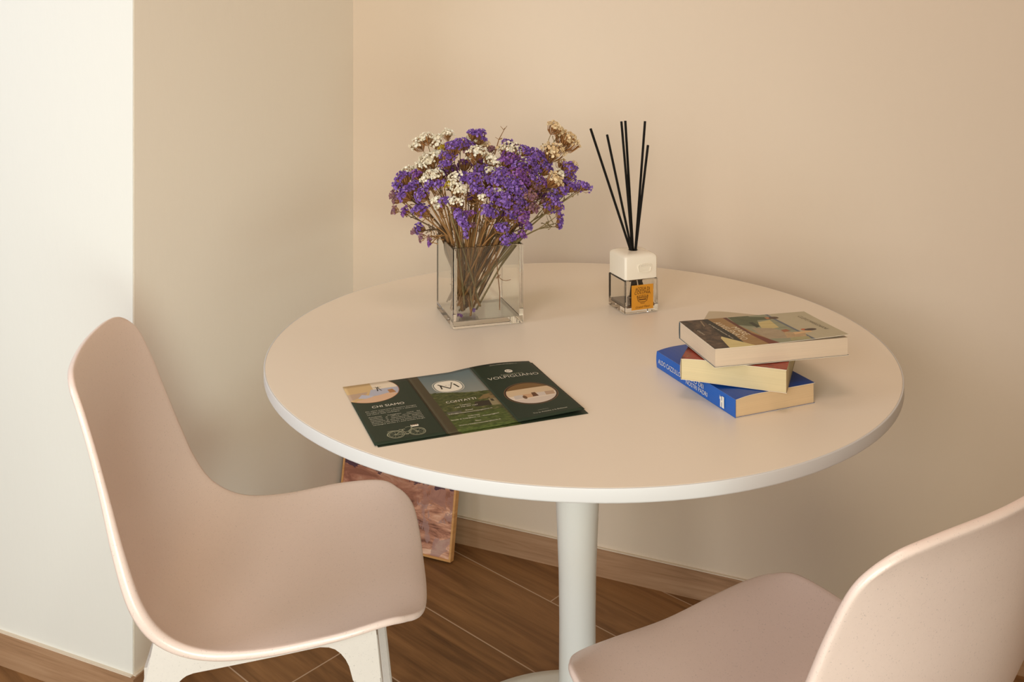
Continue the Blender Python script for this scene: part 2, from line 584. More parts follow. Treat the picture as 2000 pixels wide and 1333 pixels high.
def painting_mat():
    m = mat('oil_painted_clouds', rough=0.55, spec=0.3)
    g = G(m)
    v = g.mapping(g.co, scale=(12, 1, 34))
    n = g.noise(v, 1.0, 7, 0.62, 1.2)
    n2 = g.noise(g.mapping(g.co, scale=(16, 1, 18), loc=(3, 0, 1)), 1.0, 5, 0.6, 1.5)
    c = g.ramp(n, [(0.38, (128, 84, 72)), (0.46, (186, 130, 108)), (0.54, (222, 166, 140)), (0.64, (246, 206, 182))])
    # lavender grey puffs to the right
    pm = g.op('MULTIPLY', g.op('GREATER_THAN', g.x, 0.215), g.op('GREATER_THAN', n2, 0.52))
    c = g.mix(g.op('MULTIPLY', pm, 0.7), c, (182, 146, 142))
    top_ = g.op('ADD', g.z, g.op('MULTIPLY', g.op('SUBTRACT', n2, 0.5), 0.06))
    slope = g.op('ADD', top_, g.op('MULTIPLY', g.x, 0.03))
    dk = g.op('MULTIPLY', g.op('GREATER_THAN', slope, 0.168), g.op('LESS_THAN', slope, 0.184))
    hi = g.op('MULTIPLY', g.op('GREATER_THAN', slope, 0.125), g.op('LESS_THAN', slope, 0.168))
    c = g.mix(g.op('MULTIPLY', hi, 0.55), c, (172, 116, 96))
    c = g.mix(dk, c, (92, 66, 80))
    up = g.op('GREATER_THAN', slope, 0.184)
    c = g.mix(up, c, g.ramp(n, [(0.3, (110, 84, 70)), (0.55, (190, 160, 128)), (0.7, (212, 190, 160))]))
    g.color(c)
    g.bump(n2, 0.3, 0.002)
    return m


M_PAINT = painting_mat()
bm = bmesh.new(); box(bm, (.004, 0.002, .004), (PW - .004, PT - .003, PH - .004))
obj('canvas', bm, M_PAINT, pa)
bm = bmesh.new()
for p0, p1 in [((0, 0, 0), (.005, PT, PH)), ((PW - .005, 0, 0), (PW, PT, PH)), ((.005, 0, 0), (PW - .005, PT, .005)), ((.005, 0, PH - .005), (PW - .005, PT, PH))]:
    box(bm, p0, p1)
obj('frame', bm, M_FRAME, pa)

# ------------------------------------------------------------------ text and flat prints
DG = None


def text_polys(s, size=1.0, align='LEFT', thin=0.0, spacing=1.0):
    cu = bpy.data.curves.new('txt', 'FONT')
    cu.body = s; cu.size = size; cu.align_x = align; cu.offset = thin; cu.space_character = spacing
    cu.resolution_u = 3
    o = bpy.data.objects.new('txt', cu)
    COL.objects.link(o)
    dg = bpy.context.evaluated_depsgraph_get()
    me = bpy.data.meshes.new_from_object(o.evaluated_get(dg))
    V = [(v.co.x, v.co.y) for v in me.vertices]; P = [tuple(p.vertices) for p in me.polygons]
    bpy.data.objects.remove(o); bpy.data.curves.remove(cu); bpy.data.meshes.remove(me)
    return V, P


class Deck:
    """collects flat printed shapes, mapped onto a surface by fn(x, y) -> Vector"""
    def __init__(s, fn): s.fn = fn; s.V = []; s.F = []; s.MI = []

    def add(s, pts, faces, mi):
        b = len(s.V)
        s.V += [s.fn(x, y) for x, y in pts]
        for f in faces: s.F.append(tuple(b + i for i in f)); s.MI.append(mi)

    def text(s, txt, x, y, cap, width=None, align='L', mi=0, thin=0.0, tmap=None):
        V, P = text_polys(txt, 1.0, thin=thin)
        if not V: return
        x0 = min(v[0] for v in V); x1 = max(v[0] for v in V)
        k = cap / 0.69
        kx = width / (x1 - x0) if width else k
        w = (x1 - x0) * kx
        ox = {'L': 0, 'C': -w / 2, 'R': -w}[align]
        pts = [((v[0] - x0) * kx + ox, v[1] * k) for v in V]
        if tmap: pts = [tmap(*p) for p in pts]
        else: pts = [(x + p[0], y + p[1]) for p in pts]
        s.add(pts, P, mi)

    def stroke(s, pts, w, mi=0, closed=False):
        n = len(pts)
        L = []
        for i in range(n):
            a = pts[(i - 1) % n] if closed or i > 0 else pts[i]
            b = pts[(i + 1) % n] if closed or i < n - 1 else pts[i]
            d = Vector((b[0] - a[0], b[1] - a[1])).normalized()
            nx, ny = -d.y * w / 2, d.x * w / 2
            L += [(pts[i][0] + nx, pts[i][1] + ny), (pts[i][0] - nx, pts[i][1] - ny)]
        m = n if closed else n - 1
        s.add(L, [(2 * i, 2 * i + 1, 2 * ((i + 1) % n) + 1, 2 * ((i + 1) % n)) for i in range(m)], mi)

    def ring(s, cx, cy, r, w, mi=0, n=48, a0=0, a1=360, ry=None):
        ry = ry or r
        full = abs(a1 - a0) >= 360
        k = n if full else n + 1
        pts = [(cx + r * math.cos(R(a0 + (a1 - a0) * i / n)), cy + ry * math.sin(R(a0 + (a1 - a0) * i / n))) for i in range(k)]
        s.stroke(pts, w, mi, full)

    def build(s, name, mats, parent):
        return obj_data(name, s.V, s.F, mats, parent, mi=s.MI)

    def print_on(s, o, mats):
        """the print belongs to the surface it is on: add it to that part's mesh"""
        me = o.data
        n0 = len(me.materials)
        for m in mats: me.materials.append(m)
        bm = bmesh.new(); bm.from_mesh(me)
        vs = [bm.verts.new(v) for v in s.V]
        for f, mi in zip(s.F, s.MI):
            try: fc = bm.faces.new([vs[i] for i in f])
            except ValueError: continue
            fc.material_index = n0 + mi
        bm.to_mesh(me); bm.free()


# ------------------------------------------------------------------ brochures
SW, SH = 0.297, 0.210


def sheet_z(x, y):
    """gentle waves of the folded leaflet lying on the table"""
    t = max(0.0, min(1.0, (x - .150) / .147))
    bump = math.sin(math.pi * min(1.0, max(0.0, (x - .165) / .132))) * 0.0042 * (0.25 + 0.75 * (y / SH) ** 1.5)
    corner = 0.0034 * max(0.0, (x - .20) / .097) ** 2 * (1 - y / SH)
    return 0.0012 + bump + corner + 0.0006 * t


def brochure_mat():
    m = mat('printed_leaflet', rough=0.5, spec=0.22)
    g = G(m)
    n = g.noise(scale=60, detail=5, rough=0.7)
    n2 = g.noise(g.mapping(g.co, scale=(110, 260, 1)), 1.0, 6, 0.7, 0.4)
    green = g.mix(n, (36, 48, 35), (42, 55, 41))
    c = green
    # left panel photograph: sofa corner of a room in a round frame
    disc = g.ell(.032, .182, .0455)
    left = g.op('LESS_THAN', g.x, .099)
    c = g.mix(g.AND(disc, left), c, (150, 98, 62))
    disc2 = g.AND(g.ell(.032, .182, .0445), left)
    p = g.mix(g.rect(-.01, .12, .040, .215), (228, 214, 190), (206, 176, 126))
    p = g.mix(g.poly([(.028, .160), (.080, .160), (.080, .184), (.036, .184)]), p, (176, 178, 190))
    p = g.mix(g.poly([(.0, .152), (.026, .168), (.030, .178), (.0, .176)]), p, (186, 160, 136))
    p = g.mix(g.poly([(.012, .158), (.026, .153), (.036, .160), (.020, .170)]), p, (184, 186, 200))
    p = g.mix(g.poly([(.0, .135), (.06, .135), (.074, .158), (.060, .166), (.010, .150)]), p, (214, 178, 146))
    p = g.mix(g.poly([(.060, .164), (.070, .164), (.067, .178), (.059, .176)]), p, (170, 120, 74))
    for q in range(6):
        a = R(20 + 28 * q); cx_, cy_ = .047, .188
        p = g.mix(g.poly([(cx_ - .001, cy_), (cx_ + .001, cy_), (cx_ + .011 * math.cos(a), cy_ + .007 * math.sin(a))]), p, (52, 46, 36))
    p = g.mix(g.poly([(.044, .176), (.046, .176), (.047, .188), (.0455, .188)]), p, (52, 46, 36))
    p = g.mix(g.poly([(.050, .176), (.0515, .176), (.0485, .188), (.047, .188)]), p, (52, 46, 36))
    c = g.mix(disc2, c, p)
    # middle panel: view over green hills
    mid = g.AND(g.op('GREATER_THAN', g.x, .1135), g.op('LESS_THAN', g.x, .1975))
    strip = g.AND(g.op('GREATER_THAN', g.x, .0970), g.op('LESS_THAN', g.x, .1135))
    c = g.mix(strip, c, (74, 66, 46))
    sky = g.mix(g.op('DIVIDE', g.op('SUBTRACT', g.y, .11), .1), (140, 142, 132), (92, 112, 116))
    hy = g.op('ADD', g.op('MULTIPLY_ADD', g.x, -.28, .172), g.op('MULTIPLY', g.op('SUBTRACT', n, .5), .016))
    land = g.ramp(n2, [(0.30, (34, 38, 22)), (0.48, (68, 76, 38)), (0.60, (98, 100, 58)), (0.72, (142, 128, 92))])
    low = g.op('LESS_THAN', g.y, .052)
    land = g.mix(low, land, g.ramp(n2, [(0.3, (44, 52, 26)), (0.5, (74, 88, 40)), (0.7, (110, 118, 66))]))
    land = g.mix(g.poly([(.160, .072), (.190, .066), (.192, .084), (.165, .088)]), land, (58, 52, 40))
    land = g.mix(g.poly([(.184, .066), (.197, .064), (.197, .088), (.186, .090)]), land, (140, 130, 98))
    land = g.mix(g.poly([(.188, .080), (.192, .079), (.192, .087), (.188, .088)]), land, (60, 54, 40))
    land = g.mix(g.AND(g.poly([(.172, .094), (.197, .088), (.197, .108), (.184, .106)]), g.op('GREATER_THAN', n2, .42)), land, (126, 106, 68))
    land = g.mix(g.poly([(.116, .058), (.137, .058), (.137, .066), (.116, .066)]), land, (92, 92, 78))
    c = g.mix(mid, c, g.mix(g.op('LESS_THAN', g.y, hy), sky, land))
    # right panel: round bedroom photograph
    c = g.mix(g.ell(.2500, .0835, .0395), c, (136, 100, 66))
    c = g.mix(g.ell(.2500, .0835, .0388), c, (58, 40, 28))
    q = g.mix(g.op('GREATER_THAN', g.y, .101), (206, 182, 148), (122, 92, 52))
    q = g.mix(g.op('LESS_THAN', g.y, .080), q, (218, 204, 186))
    q = g.mix(g.op('LESS_THAN', g.y, .066), q, (206, 192, 178))
    for (x0, x1, col) in ((.220, .236, (196, 186, 176)), (.234, .250, (196, 158, 122)), (.256, .272, (204, 192, 180)), (.268, .284, (178, 150, 124))):
        q = g.mix(g.poly([(x0, .069), (x1 - .002, .069), (x1, .081), (x0 + .002, .082)]), q, col)
    q = g.mix(g.poly([(.248, .070), (.257, .070), (.256, .084), (.250, .084)]), q, (96, 64, 42))
    q = g.mix(g.ell(.236, .072, .003, .006), q, (110, 80, 54))
    c = g.mix(g.ell(.2500, .0835, .0365), c, q)
    g.color(c)
    return m


M_SHEET = brochure_mat()
M_INK_LIGHT = mat('ink_cream', (236, 230, 212), 0.5)
M_INK_SAGE = mat('ink_sage', (166, 168, 140), 0.5)
M_INK_COPPER = mat('ink_copper', (158, 108, 72), 0.5)
M_INK_DARK = mat('ink_dark', (58, 54, 42), 0.5)
M_INK_DIM = mat('ink_dim', (214, 210, 190), 0.5)


def sheet_bm(zf, x0, x1, th=0.00025, nx=20, ny=20):
    bm = bmesh.new()
    g0 = [[bm.verts.new((x0 + (x1 - x0) * i / nx, SH * j / ny, zf(x0 + (x1 - x0) * i / nx, SH * j / ny))) for j in range(ny + 1)] for i in range(nx + 1)]
    g1 = [[bm.verts.new((v.co.x, v.co.y, v.co.z - th)) for v in r] for r in g0]
    for i in range(nx):
        for j in range(ny):
            bm.faces.new((g0[i][j], g0[i + 1][j], g0[i + 1][j + 1], g0[i][j + 1]))
            bm.faces.new((g1[i][j], g1[i][j + 1], g1[i + 1][j + 1], g1[i + 1][j]))
    for i in range(nx):
        bm.faces.new((g0[i][0], g1[i][0], g1[i + 1][0], g0[i + 1][0]))
        bm.faces.new((g0[i][ny], g0[i + 1][ny], g1[i + 1][ny], g1[i][ny]))
    for j in range(ny):
        bm.faces.new((g0[0][j], g0[0][j + 1], g1[0][j + 1], g1[0][j]))
        bm.faces.new((g0[nx][j], g1[nx][j], g1[nx][j + 1], g0[nx][j + 1]))
    return bm


def sheet_pose(bx, by, bth):
    c, s = math.cos(bth), math.sin(bth)
    return Vector((bx - .1485 * c + .105 * s, by - .1485 * s - .105 * c, TZ)), bth


loc, rz = sheet_pose(-.0735, 1.4162, .3640)
under = empty('brochure', loc + Vector((0, 0, .0001)), rz, 'dark green leaflet lying underneath, only its edges peeking out at the right', 'brochure', 'stacked leaflets on the table')
fz = lambda x, y: 0.0004
for nm, x0, x1 in (('left_panel', 0, .099), ('middle_panel', .099, .198), ('right_panel', .198, .297)):
    obj(nm, sheet_bm(fz, x0, x1), M_SHEET, under)

loc, rz = sheet_pose(-.0784, 1.4188, .3665)
bro = empty('brochure', loc + Vector((0, 0, .0003)), rz, 'dark green folded-out leaflet with photographs and white lettering, topmost on the table', 'brochure', 'stacked leaflets on the table')
on = lambda x, y: Vector((x, y, sheet_z(x, y) + 0.00035))
INKS = [M_INK_LIGHT, M_INK_SAGE, M_INK_COPPER, M_INK_DARK, M_INK_DIM]
# left panel
pl = obj('left_panel', sheet_bm(sheet_z, 0, .099), M_SHEET, bro, smooth=True)
d = Deck(on)
d.text('CHI SIAMO', .0236, .1165, .0072, .0465, mi=0, thin=-.004)
para = [('Da oltre trent\u2019anni la nostra famiglia', .1055, .072), ('accoglie ospiti con passione e dedizione', .1000, .072), ('nel cuore della campagna.', .0945, .046),
        ('Residenza      Volpigliano      nasce   dal', .0850, .072), ('desiderio   di   offrire   un\u2019esperienza', .0798, .072), ('autentica   in   appartamenti   eleganti', .0746, .072),
        ('all\u2019interno di una storica villa toscana', .0694, .072), ('immersa nella quiete, tra panorami della', .0642, .072), ('campagna senese e i suoi antichi borghi', .0590, .072)]
for s_, y_, w_ in para: d.text(s_, .0115, y_, .0025, w_, mi=4)
# bicycle drawing
for cx_, cy_ in ((.0335, .0215), (.0625, .0215)):
    d.ring(cx_, cy_, .0108, .0009, 1); d.ring(cx_, cy_, .0088, .0006, 1); d.ring(cx_, cy_, .0016, .0012, 1, 16)
    for k in range(9):
        a = R(40 * k + 10)
        d.stroke([(cx_, cy_), (cx_ + .0086 * math.cos(a), cy_ + .0086 * math.sin(a))], .00035, 1)
d.stroke([(.0335, .0215), (.0475, .0185), (.0445, .033)], .0011, 1)
d.stroke([(.0335, .0215), (.0445, .031)], .0009, 1)
d.stroke([(.0475, .0185), (.0520, .0200), (.0560, .0290), (.0580, .0360)], .0013, 1)
d.stroke([(.0455, .0250), (.0510, .0260), (.0565, .0325)], .0009, 1)
d.stroke([(.0625, .0215), (.0590, .0310), (.0575, .0390)], .0011, 1)
d.stroke([(.0575, .0390), (.0540, .0400), (.0500, .0385)], .0008, 1)
d.stroke([(.0405, .0350), (.0440, .0338), (.0490, .0345)], .0014, 1)
d.stroke([(.0245, .0330), (.0300, .0345), (.0400, .0325)], .0008, 1)
d.ring(.0475, .0185, .0022, .0006, 1, 20)
d.ring(.0625, .0215, .0118, .0005, 1, 30, 20, 170)
d.ring(.0335, .0215, .0118, .0005, 1, 30, 20, 190)
d.add([(.0590, .0375), (.0685, .0375), (.0695, .0415), (.0582, .0415)], [(0, 1, 2, 3)], 0)
for k in range(7): d.ring(.0592 + .0015 * k, .0425 + .0008 * (k % 2), .0008, .0008, (0, 2)[k % 2], 8)
d.print_on(pl, INKS)
# middle panel
pm_ = obj('middle_panel', sheet_bm(sheet_z, .099, .198), M_SHEET, bro, smooth=True)
d = Deck(on)
bx_, by_, rr = .1465, .1560, .0225
oct_ = []
for k in range(48):
    a = 2 * math.pi * k / 48
    f = (abs(math.cos(a)) ** 3.2 + abs(math.sin(a)) ** 3.2) ** (-1 / 3.2)
    f *= 1 - 0.05 * abs(math.sin(2 * a)) ** 4
    oct_.append((rr * f * math.cos(a), rr * f * math.sin(a)))
for k0, mi_ in ((1.0, 0),):
    ring_ = [(bx_ + x * .90, by_ + y * .90) for x, y in oct_]
    d.add([(bx_, by_)] + ring_, [(0, i + 1, (i + 1) % 48 + 1) for i in range(48)], mi_)
    d.stroke([(bx_ + x, by_ + y) for x, y in oct_], .0009, 0, True)
on2 = lambda x, y: Vector((x, y, sheet_z(x, y) + 0.0006))
d.fn = on2
d.stroke([(bx_ - .0120, by_ - .0085), (bx_ - .0105, by_ + .0065)], .0022, 3)
d.stroke([(bx_ - .0135, by_ + .0095), (bx_ + .0005, by_ - .0100)], .0026, 3)
d.stroke([(bx_ + .0005, by_ - .0100), (bx_ + .0085, by_ + .0110)], .0012, 3)
d.stroke([(bx_ + .0065, by_ + .0100), (bx_ + .0088, by_ + .0120), (bx_ + .0100, by_ + .0095)], .0010, 3)
d.stroke([(bx_ + .0100, by_ + .0060), (bx_ + .0140, by_ - .0085)], .0026, 3)
d.stroke([(bx_ - .0040, by_ + .0035), (bx_ - .0010, by_ + .0035)], .0006, 3)
d.stroke([(bx_ + .0015, by_ + .0035), (bx_ + .0040, by_ + .0035)], .0006, 3)
d.fn = on
d.text('CONTATTI', .1480, .0955, .0070, .0445, 'C', 0, -.006)
for s_, y_, h_, w_ in (('Telefono', .0815, .0030, .0165), ('+39 328 404 1667', .0755, .0028, .0340), ('Email', .0625, .0030, .0105), ('info@residenzavolpigliano.it', .0565, .0028, .0640),
                       ('Indirizzo', .0425, .0030, .0165), ('Strada di Volpigliano, 12 - Monteriggioni', .0365, .0028, .0690), ('Sito', .0245, .0030, .0080), ('www.residenzavolpigliano.it', .0170, .0028, .0600)):
    d.text(s_, .1490, y_, h_, w_, 'C', 0)
d.print_on(pm_, INKS)
# right panel
pr_ = obj('right_panel', sheet_bm(sheet_z, .198, .297), M_SHEET, bro, smooth=True)
d = Deck(on)
d.text('www.residenzavolpigliano.it', .2505, .2010, .0024, .0455, 'C', 4)
d.add([(.2485, .1725)] + [(.2485 + .0062 * math.cos(2 * math.pi * k / 28), .1725 + .0062 * math.sin(2 * math.pi * k / 28)) for k in range(28)], [(0, i + 1, (i + 1) % 28 + 1) for i in range(28)], 0)
d.fn = on2
d.stroke([(.2450, .1705), (.2453, .1745)], .0008, 3); d.stroke([(.2448, .1750), (.2483, .1703)], .0010, 3); d.stroke([(.2483, .1703), (.2507, .1752)], .0006, 3); d.stroke([(.2510, .1742), (.2520, .1705)], .0010, 3)
d.fn = on
d.text('RESIDENZA', .2495, .1585, .0034, .0360, 'C', 1)
d.text('VOLPIGLIANO', .2490, .1480, .0092, .0810, 'C', 0, -.012)
d.stroke([(.2360, .0235), (.2520, .0235)], .0003, 4)
d.text('Tra le Antiche e la Bellezza', .2517, .0150, .0028, .0510, 'C', 4)
d.print_on(pr_, INKS)

# ------------------------------------------------------------------ books
def paper_mat(name, c, axis='z'):
    m = mat(name, rough=0.8, spec=0.15)
    g = G(m)
    n = g.noise(g.mapping(g.co, scale=(6, 6, 900)), 1.0, 3, 0.6)
    n2 = g.noise(scale=14, detail=3)
    lo = tuple(int(q * 0.86) for q in c)
    g.color(g.mix(g.op('ADD', g.op('MULTIPLY', n, 0.7), g.op('MULTIPLY_ADD', n2, 0.3, -0.1)), lo, c))
    return m


def book(name, A, ang, L, W, T, label, m_front, m_spine, m_pages, near='x', spine_side='y0', inset=0.0015, wedge=0.0, lift=0.0, m_back=None, round_spine=0.0):
    """x along the spine (0..L), y across (0..W); spine at y=0 or y=W; returns root"""
    r = empty(name, A, ang, label, 'book', 'stacked paperbacks on the table')
    ct = 0.0006
    sp0 = spine_side == 'y0'
    NX, NY = 24, 18

    def topz(x, y):
        s = y if sp0 else W - y
        z = T + wedge * min(1.0, s / W)
        if round_spine > 0 and s < 0.035:
            z -= round_spine * (1 - s / 0.035) ** 2
        return z

    def lz(x, y):
        s = (y if sp0 else W - y) / W
        return lift * max(0.0, (x / L - 0.15) / 0.85) ** 1.6 * max(0.0, s) ** 1.5

    # page block
    ya, yb = (0.0004, W - inset) if sp0 else (inset, W - 0.0004)
    bm = bmesh.new()
    g1 = [[bm.verts.new((inset + (L - 2 * inset) * i / NX, ya + (yb - ya) * j / NY, topz(0, ya + (yb - ya) * j / NY) - ct)) for j in range(NY + 1)] for i in range(NX + 1)]
    g0 = [[bm.verts.new((v.co.x, v.co.y, ct)) for v in row] for row in g1]
    for i in range(NX):
        for j in range(NY):
            bm.faces.new((g1[i][j], g1[i + 1][j], g1[i + 1][j + 1], g1[i][j + 1])); bm.faces.new((g0[i][j], g0[i][j + 1], g0[i + 1][j + 1], g0[i + 1][j]))
        bm.faces.new((g1[i][0], g0[i][0], g0[i + 1][0], g1[i + 1][0])); bm.faces.new((g1[i][NY], g1[i + 1][NY], g0[i + 1][NY], g0[i][NY]))
    for j in range(NY):
        bm.faces.new((g1[0][j], g1[0][j + 1], g0[0][j + 1], g0[0][j])); bm.faces.new((g1[NX][j], g0[NX][j], g0[NX][j + 1], g1[NX][j + 1]))
    obj('page_block', bm, m_pages, r)

    def plate(nm, fz, m):
        bm = bmesh.new()
        u = [[bm.verts.new((L * i / NX, W * j / NY, fz(L * i / NX, W * j / NY))) for j in range(NY + 1)] for i in range(NX + 1)]
        l = [[bm.verts.new((v.co.x, v.co.y, v.co.z - ct)) for v in row] for row in u]
        for i in range(NX):
            for j in range(NY):
                bm.faces.new((u[i][j], u[i + 1][j], u[i + 1][j + 1], u[i][j + 1])); bm.faces.new((l[i][j], l[i][j + 1], l[i + 1][j + 1], l[i + 1][j]))
            bm.faces.new((u[i][0], l[i][0], l[i + 1][0], u[i + 1][0])); bm.faces.new((u[i][NY], u[i + 1][NY], l[i + 1][NY], l[i][NY]))
        for j in range(NY):
            bm.faces.new((u[0][j], u[0][j + 1], l[0][j + 1], l[0][j])); bm.faces.new((u[NX][j], l[NX][j], l[NX][j + 1], u[NX][j + 1]))
        for f in bm.faces:
            f.normal_update()
            f.material_index = 1 if abs(f.normal.z) < .6 else 0
        return obj(nm, bm, [m, M_CUT], r)

    fc = plate('front_cover', lambda x, y: topz(x, y) + lz(x, y), m_front)
    plate('back_cover', lambda x, y: ct, m_back or m_front)
    bm = bmesh.new()
    ys, yo = (0.0, -0.0006) if sp0 else (W, W + 0.0006)
    zt = topz(0, 0 if sp0 else W)
    bulge = 0.0012
    prof = [(ys + (yo - ys) * (0.3 + math.sin(math.pi * k / 8) * bulge / 0.0006), zt * k / 8) for k in range(9)]
    a = [bm.verts.new((0, y, z)) for y, z in prof]; b = [bm.verts.new((L, y, z)) for y, z in prof]
    for k in range(8): bm.faces.new((a[k], b[k], b[k + 1], a[k + 1]))
    ia = bm.verts.new((0, ys, 0)); ib = bm.verts.new((0, ys, zt)); ic = bm.verts.new((L, ys, 0)); idd = bm.verts.new((L, ys, zt))
    bm.faces.new([ia] + a + [ib]); bm.faces.new(([ic] + b + [idd])[::-1])
    bmesh.ops.recalc_face_normals(bm, faces=bm.faces)
    sp = obj('spine', bm, m_spine, r, smooth=False)
    return r, fc, sp


M_PAGE_WARM = paper_mat('pages_warm', (232, 202, 160))
M_PAGE_CREAM = paper_mat('pages_cream', (226, 208, 164))
M_PAGE_PINK = paper_mat('pages_pale', (234, 212, 186))
M_BLUE = mat('blue_cover', (10, 66, 150), 0.38, 0.45)
M_BLUE_SP = mat('blue_spine', (24, 92, 182), 0.40, 0.45)
M_INK_WHITE = mat('ink_white', (226, 224, 216), 0.5)
M_CUT = mat('cut_cover_edge', (226, 214, 194), 0.6)
M_GREY_COVER = mat('grey_beige_cover', (178, 160, 130), 0.45)

# bottom book: spine faces lower left
A1 = Vector((.3035, 1.3549, TZ + .0003)); a1 = math.atan2(.193, -.0803)
L1, W1, T1 = .209, .135, .0288
# local frame: x from near end to far end; width must run to the right => y = -perp, so flip by starting at far end
A1f = A1 + Vector((math.cos(a1), math.sin(a1), 0)) * L1
b1, fc1, sp1 = book('paperback_book', A1f, a1 + math.pi, L1, W1, T1, 'thick blue paperback with white spine lettering at the bottom of the book stack', M_BLUE, M_BLUE_SP, M_PAGE_WARM, spine_side='y0', round_spine=0.0035, wedge=0.0005)
# spine lettering (x from far end to near end, upright on the spine)
d = Deck(lambda x, z: Vector((x, -0.0026, z)))
zc = .0128
d.text('ALDO CAZZULLO', L1 - .2005, zc - .0035, .0072, .0640, mi=0, thin=-.005)
d.text('IL DIO DEI', L1 - .0750, zc + .0010, .0064, .0440, align='R', mi=0, thin=-.005)
d.text('NOSTRI PADRI', L1 - .0655, zc - .0072, .0064, .0560, align='R', mi=0, thin=-.005)
lx = L1 - .0335
d.add([(lx, zc - .0085), (lx + .003, zc - .0085), (lx + .003, zc + .006), (lx, zc + .006)], [(0, 1, 2, 3)], 0)
d.add([(lx + .0042, zc - .0085), (lx + .0095, zc - .0085), (lx + .0095, zc + .0075), (lx + .0042, zc + .0075)], [(0, 1, 2, 3)], 0)
d.add([(lx + .003, zc - .0015), (lx + .0042, zc - .0015), (lx + .0042, zc + .001), (lx + .003, zc + .001)], [(0, 1, 2, 3)], 0)
d.add([(lx - .0015, zc + .002), (lx, zc + .002), (lx, zc + .0075), (lx - .0005, zc + .0075)], [(0, 1, 2, 3)], 0)
d.print_on(sp1, [M_INK_WHITE])


def cover2_mat():
    m = mat('red_brown_cover', rough=0.4, spec=0.4)
    g = G(m)
    n = g.noise(scale=40, detail=4, rough=0.6, dist=0.6)
    c = g.ramp(n, [(0.35, (92, 40, 26)), (0.5, (158, 62, 44)), (0.62, (132, 76, 48)), (0.75, (186, 140, 108))])
    c = g.mix(g.op('LESS_THAN', g.x, .095), c, (188, 172, 142))
    g.color(c)
    return m


M_C2 = cover2_mat()
Z2 = TZ + .0003 + T1 + .0005 + .0006
A2 = Vector((.2389, 1.4175, Z2)); a2 = math.atan2(.2235, .0844)
# x along spine from near end, y towards... spine lies on the left, so flip again
L2, W2, T2 = .238, .1470, .0315
A2f = A2 + Vector((math.cos(a2), math.sin(a2), 0)) * L2
M_C2F = cover2_mat()
b2, fc2, sp2 = book('paperback_book', A2f, a2 + math.pi, L2, W2, T2, 'cream-paged paperback with reddish cover in the middle of the book stack, pages towards the viewer', M_C2F, M_GREY_COVER, M_PAGE_CREAM, spine_side='y0', round_spine=0.002, wedge=0.001, inset=0.0008, m_back=M_GREY_COVER)


def cover3_mat():
    m = mat('painted_cover', rough=0.45, spec=0.25)
    g = G(m)
    n = g.noise(scale=70, detail=5, rough=0.65, dist=0.5)
    n2 = g.noise(g.mapping(g.co, scale=(30, 140, 1)), 1.0, 3, 0.5)
    k = .001
    P = lambda *pts: g.poly([(x * k, y * k) for x, y in pts])
    c = g.mix(n, (172, 162, 132), (184, 174, 146))
    # sea inside the rail
    c = g.mix(P((70, -5), (155, -5), (144, 130), (60, 130)), c, g.mix(n2, (112, 116, 88), (158, 158, 132)))
    c = g.mix(P((151, -5), (156, -5), (145.5, 130), (141, 130)), c, (96, 102, 108))
    c = g.mix(P((104, 58), (132, 62), (136, 98), (112, 92)), c, g.mix(n2, (176, 156, 96), (206, 190, 134)))
    c = g.mix(P((78, 88), (106, 72), (118, 104), (112, 126), (80, 126)), c, g.mix(n, (58, 66, 44), (98, 104, 72)))
    c = g.mix(P((100, 70), (108, 74), (106, 96), (99, 94)), c, (44, 46, 30))
    c = g.mix(P((110, 102), (140, 100), (140, 112), (112, 120)), c, (76, 84, 56))
    c = g.mix(P((134, 103), (142, 103), (142, 111), (134, 112)), c, (172, 116, 76))
    c = g.mix(g.ell(147 * k, 106.5 * k, 8 * k, 5.5 * k), c, (82, 58, 38))
    c = g.mix(P((88, 22), (122, 14), (132, 40), (120, 62), (92, 70)), c, g.mix(n, (136, 120, 96), (178, 160, 130)))
    c = g.mix(P((120, 16), (150, 14), (156, 30), (128, 42)), c, g.mix(n, (150, 120, 84), (196, 170, 128)))
    c = g.mix(P((128, 40), (140, 42), (138, 52), (128, 50)), c, (150, 90, 56))
    c = g.mix(P((138, 26), (168, 30), (168, 36), (140, 36)), c, (206, 170, 122))
    c = g.mix(P((120, 4), (150, 2), (152, 14), (124, 16)), c, g.mix(n2, (120, 116, 78), (190, 180, 130)))
    c = g.mix(g.ell(162 * k, 42.5 * k, 5 * k, 4.5 * k), c, (180, 96, 56))
    c = g.mix(g.ell(171 * k, 40.5 * k, 9.5 * k, 5 * k), c, (64, 42, 32))
    # hull
    c = g.mix(P((40, -5), (98, -5), (70, 130), (38, 130)), c, g.mix(n2, (134, 102, 58), (166, 132, 84)))
    c = g.mix(P((84, -5), (102, -5), (81, 50), (76, 50)), c, (108, 46, 30))
    c = g.mix(P((76, 49), (81, 49), (77, 130), (71, 130)), c, (92, 44, 28))
    c = g.mix(P((26, 44), (40, 10), (52, 8), (53, 50), (46, 124), (30, 124)), c, (34, 28, 20))
    c = g.mix(P((-5, -5), (24, -5), (33, 40), (36, 90), (36, 130), (-5, 130)), c, g.ramp(n, [(0.38, (44, 34, 25)), (0.52, (78, 60, 46)), (0.66, (104, 84, 64))]))
    c = g.mix(P((22, -5), (66, -5), (32, 46), (28, 40)), c, g.mix(n2, (192, 174, 112), (216, 200, 142)))
    c = g.mix(P((29, 96), (33, 118), (31, 118), (26, 92)), c, (140, 122, 92))
    g.color(c)
    return m


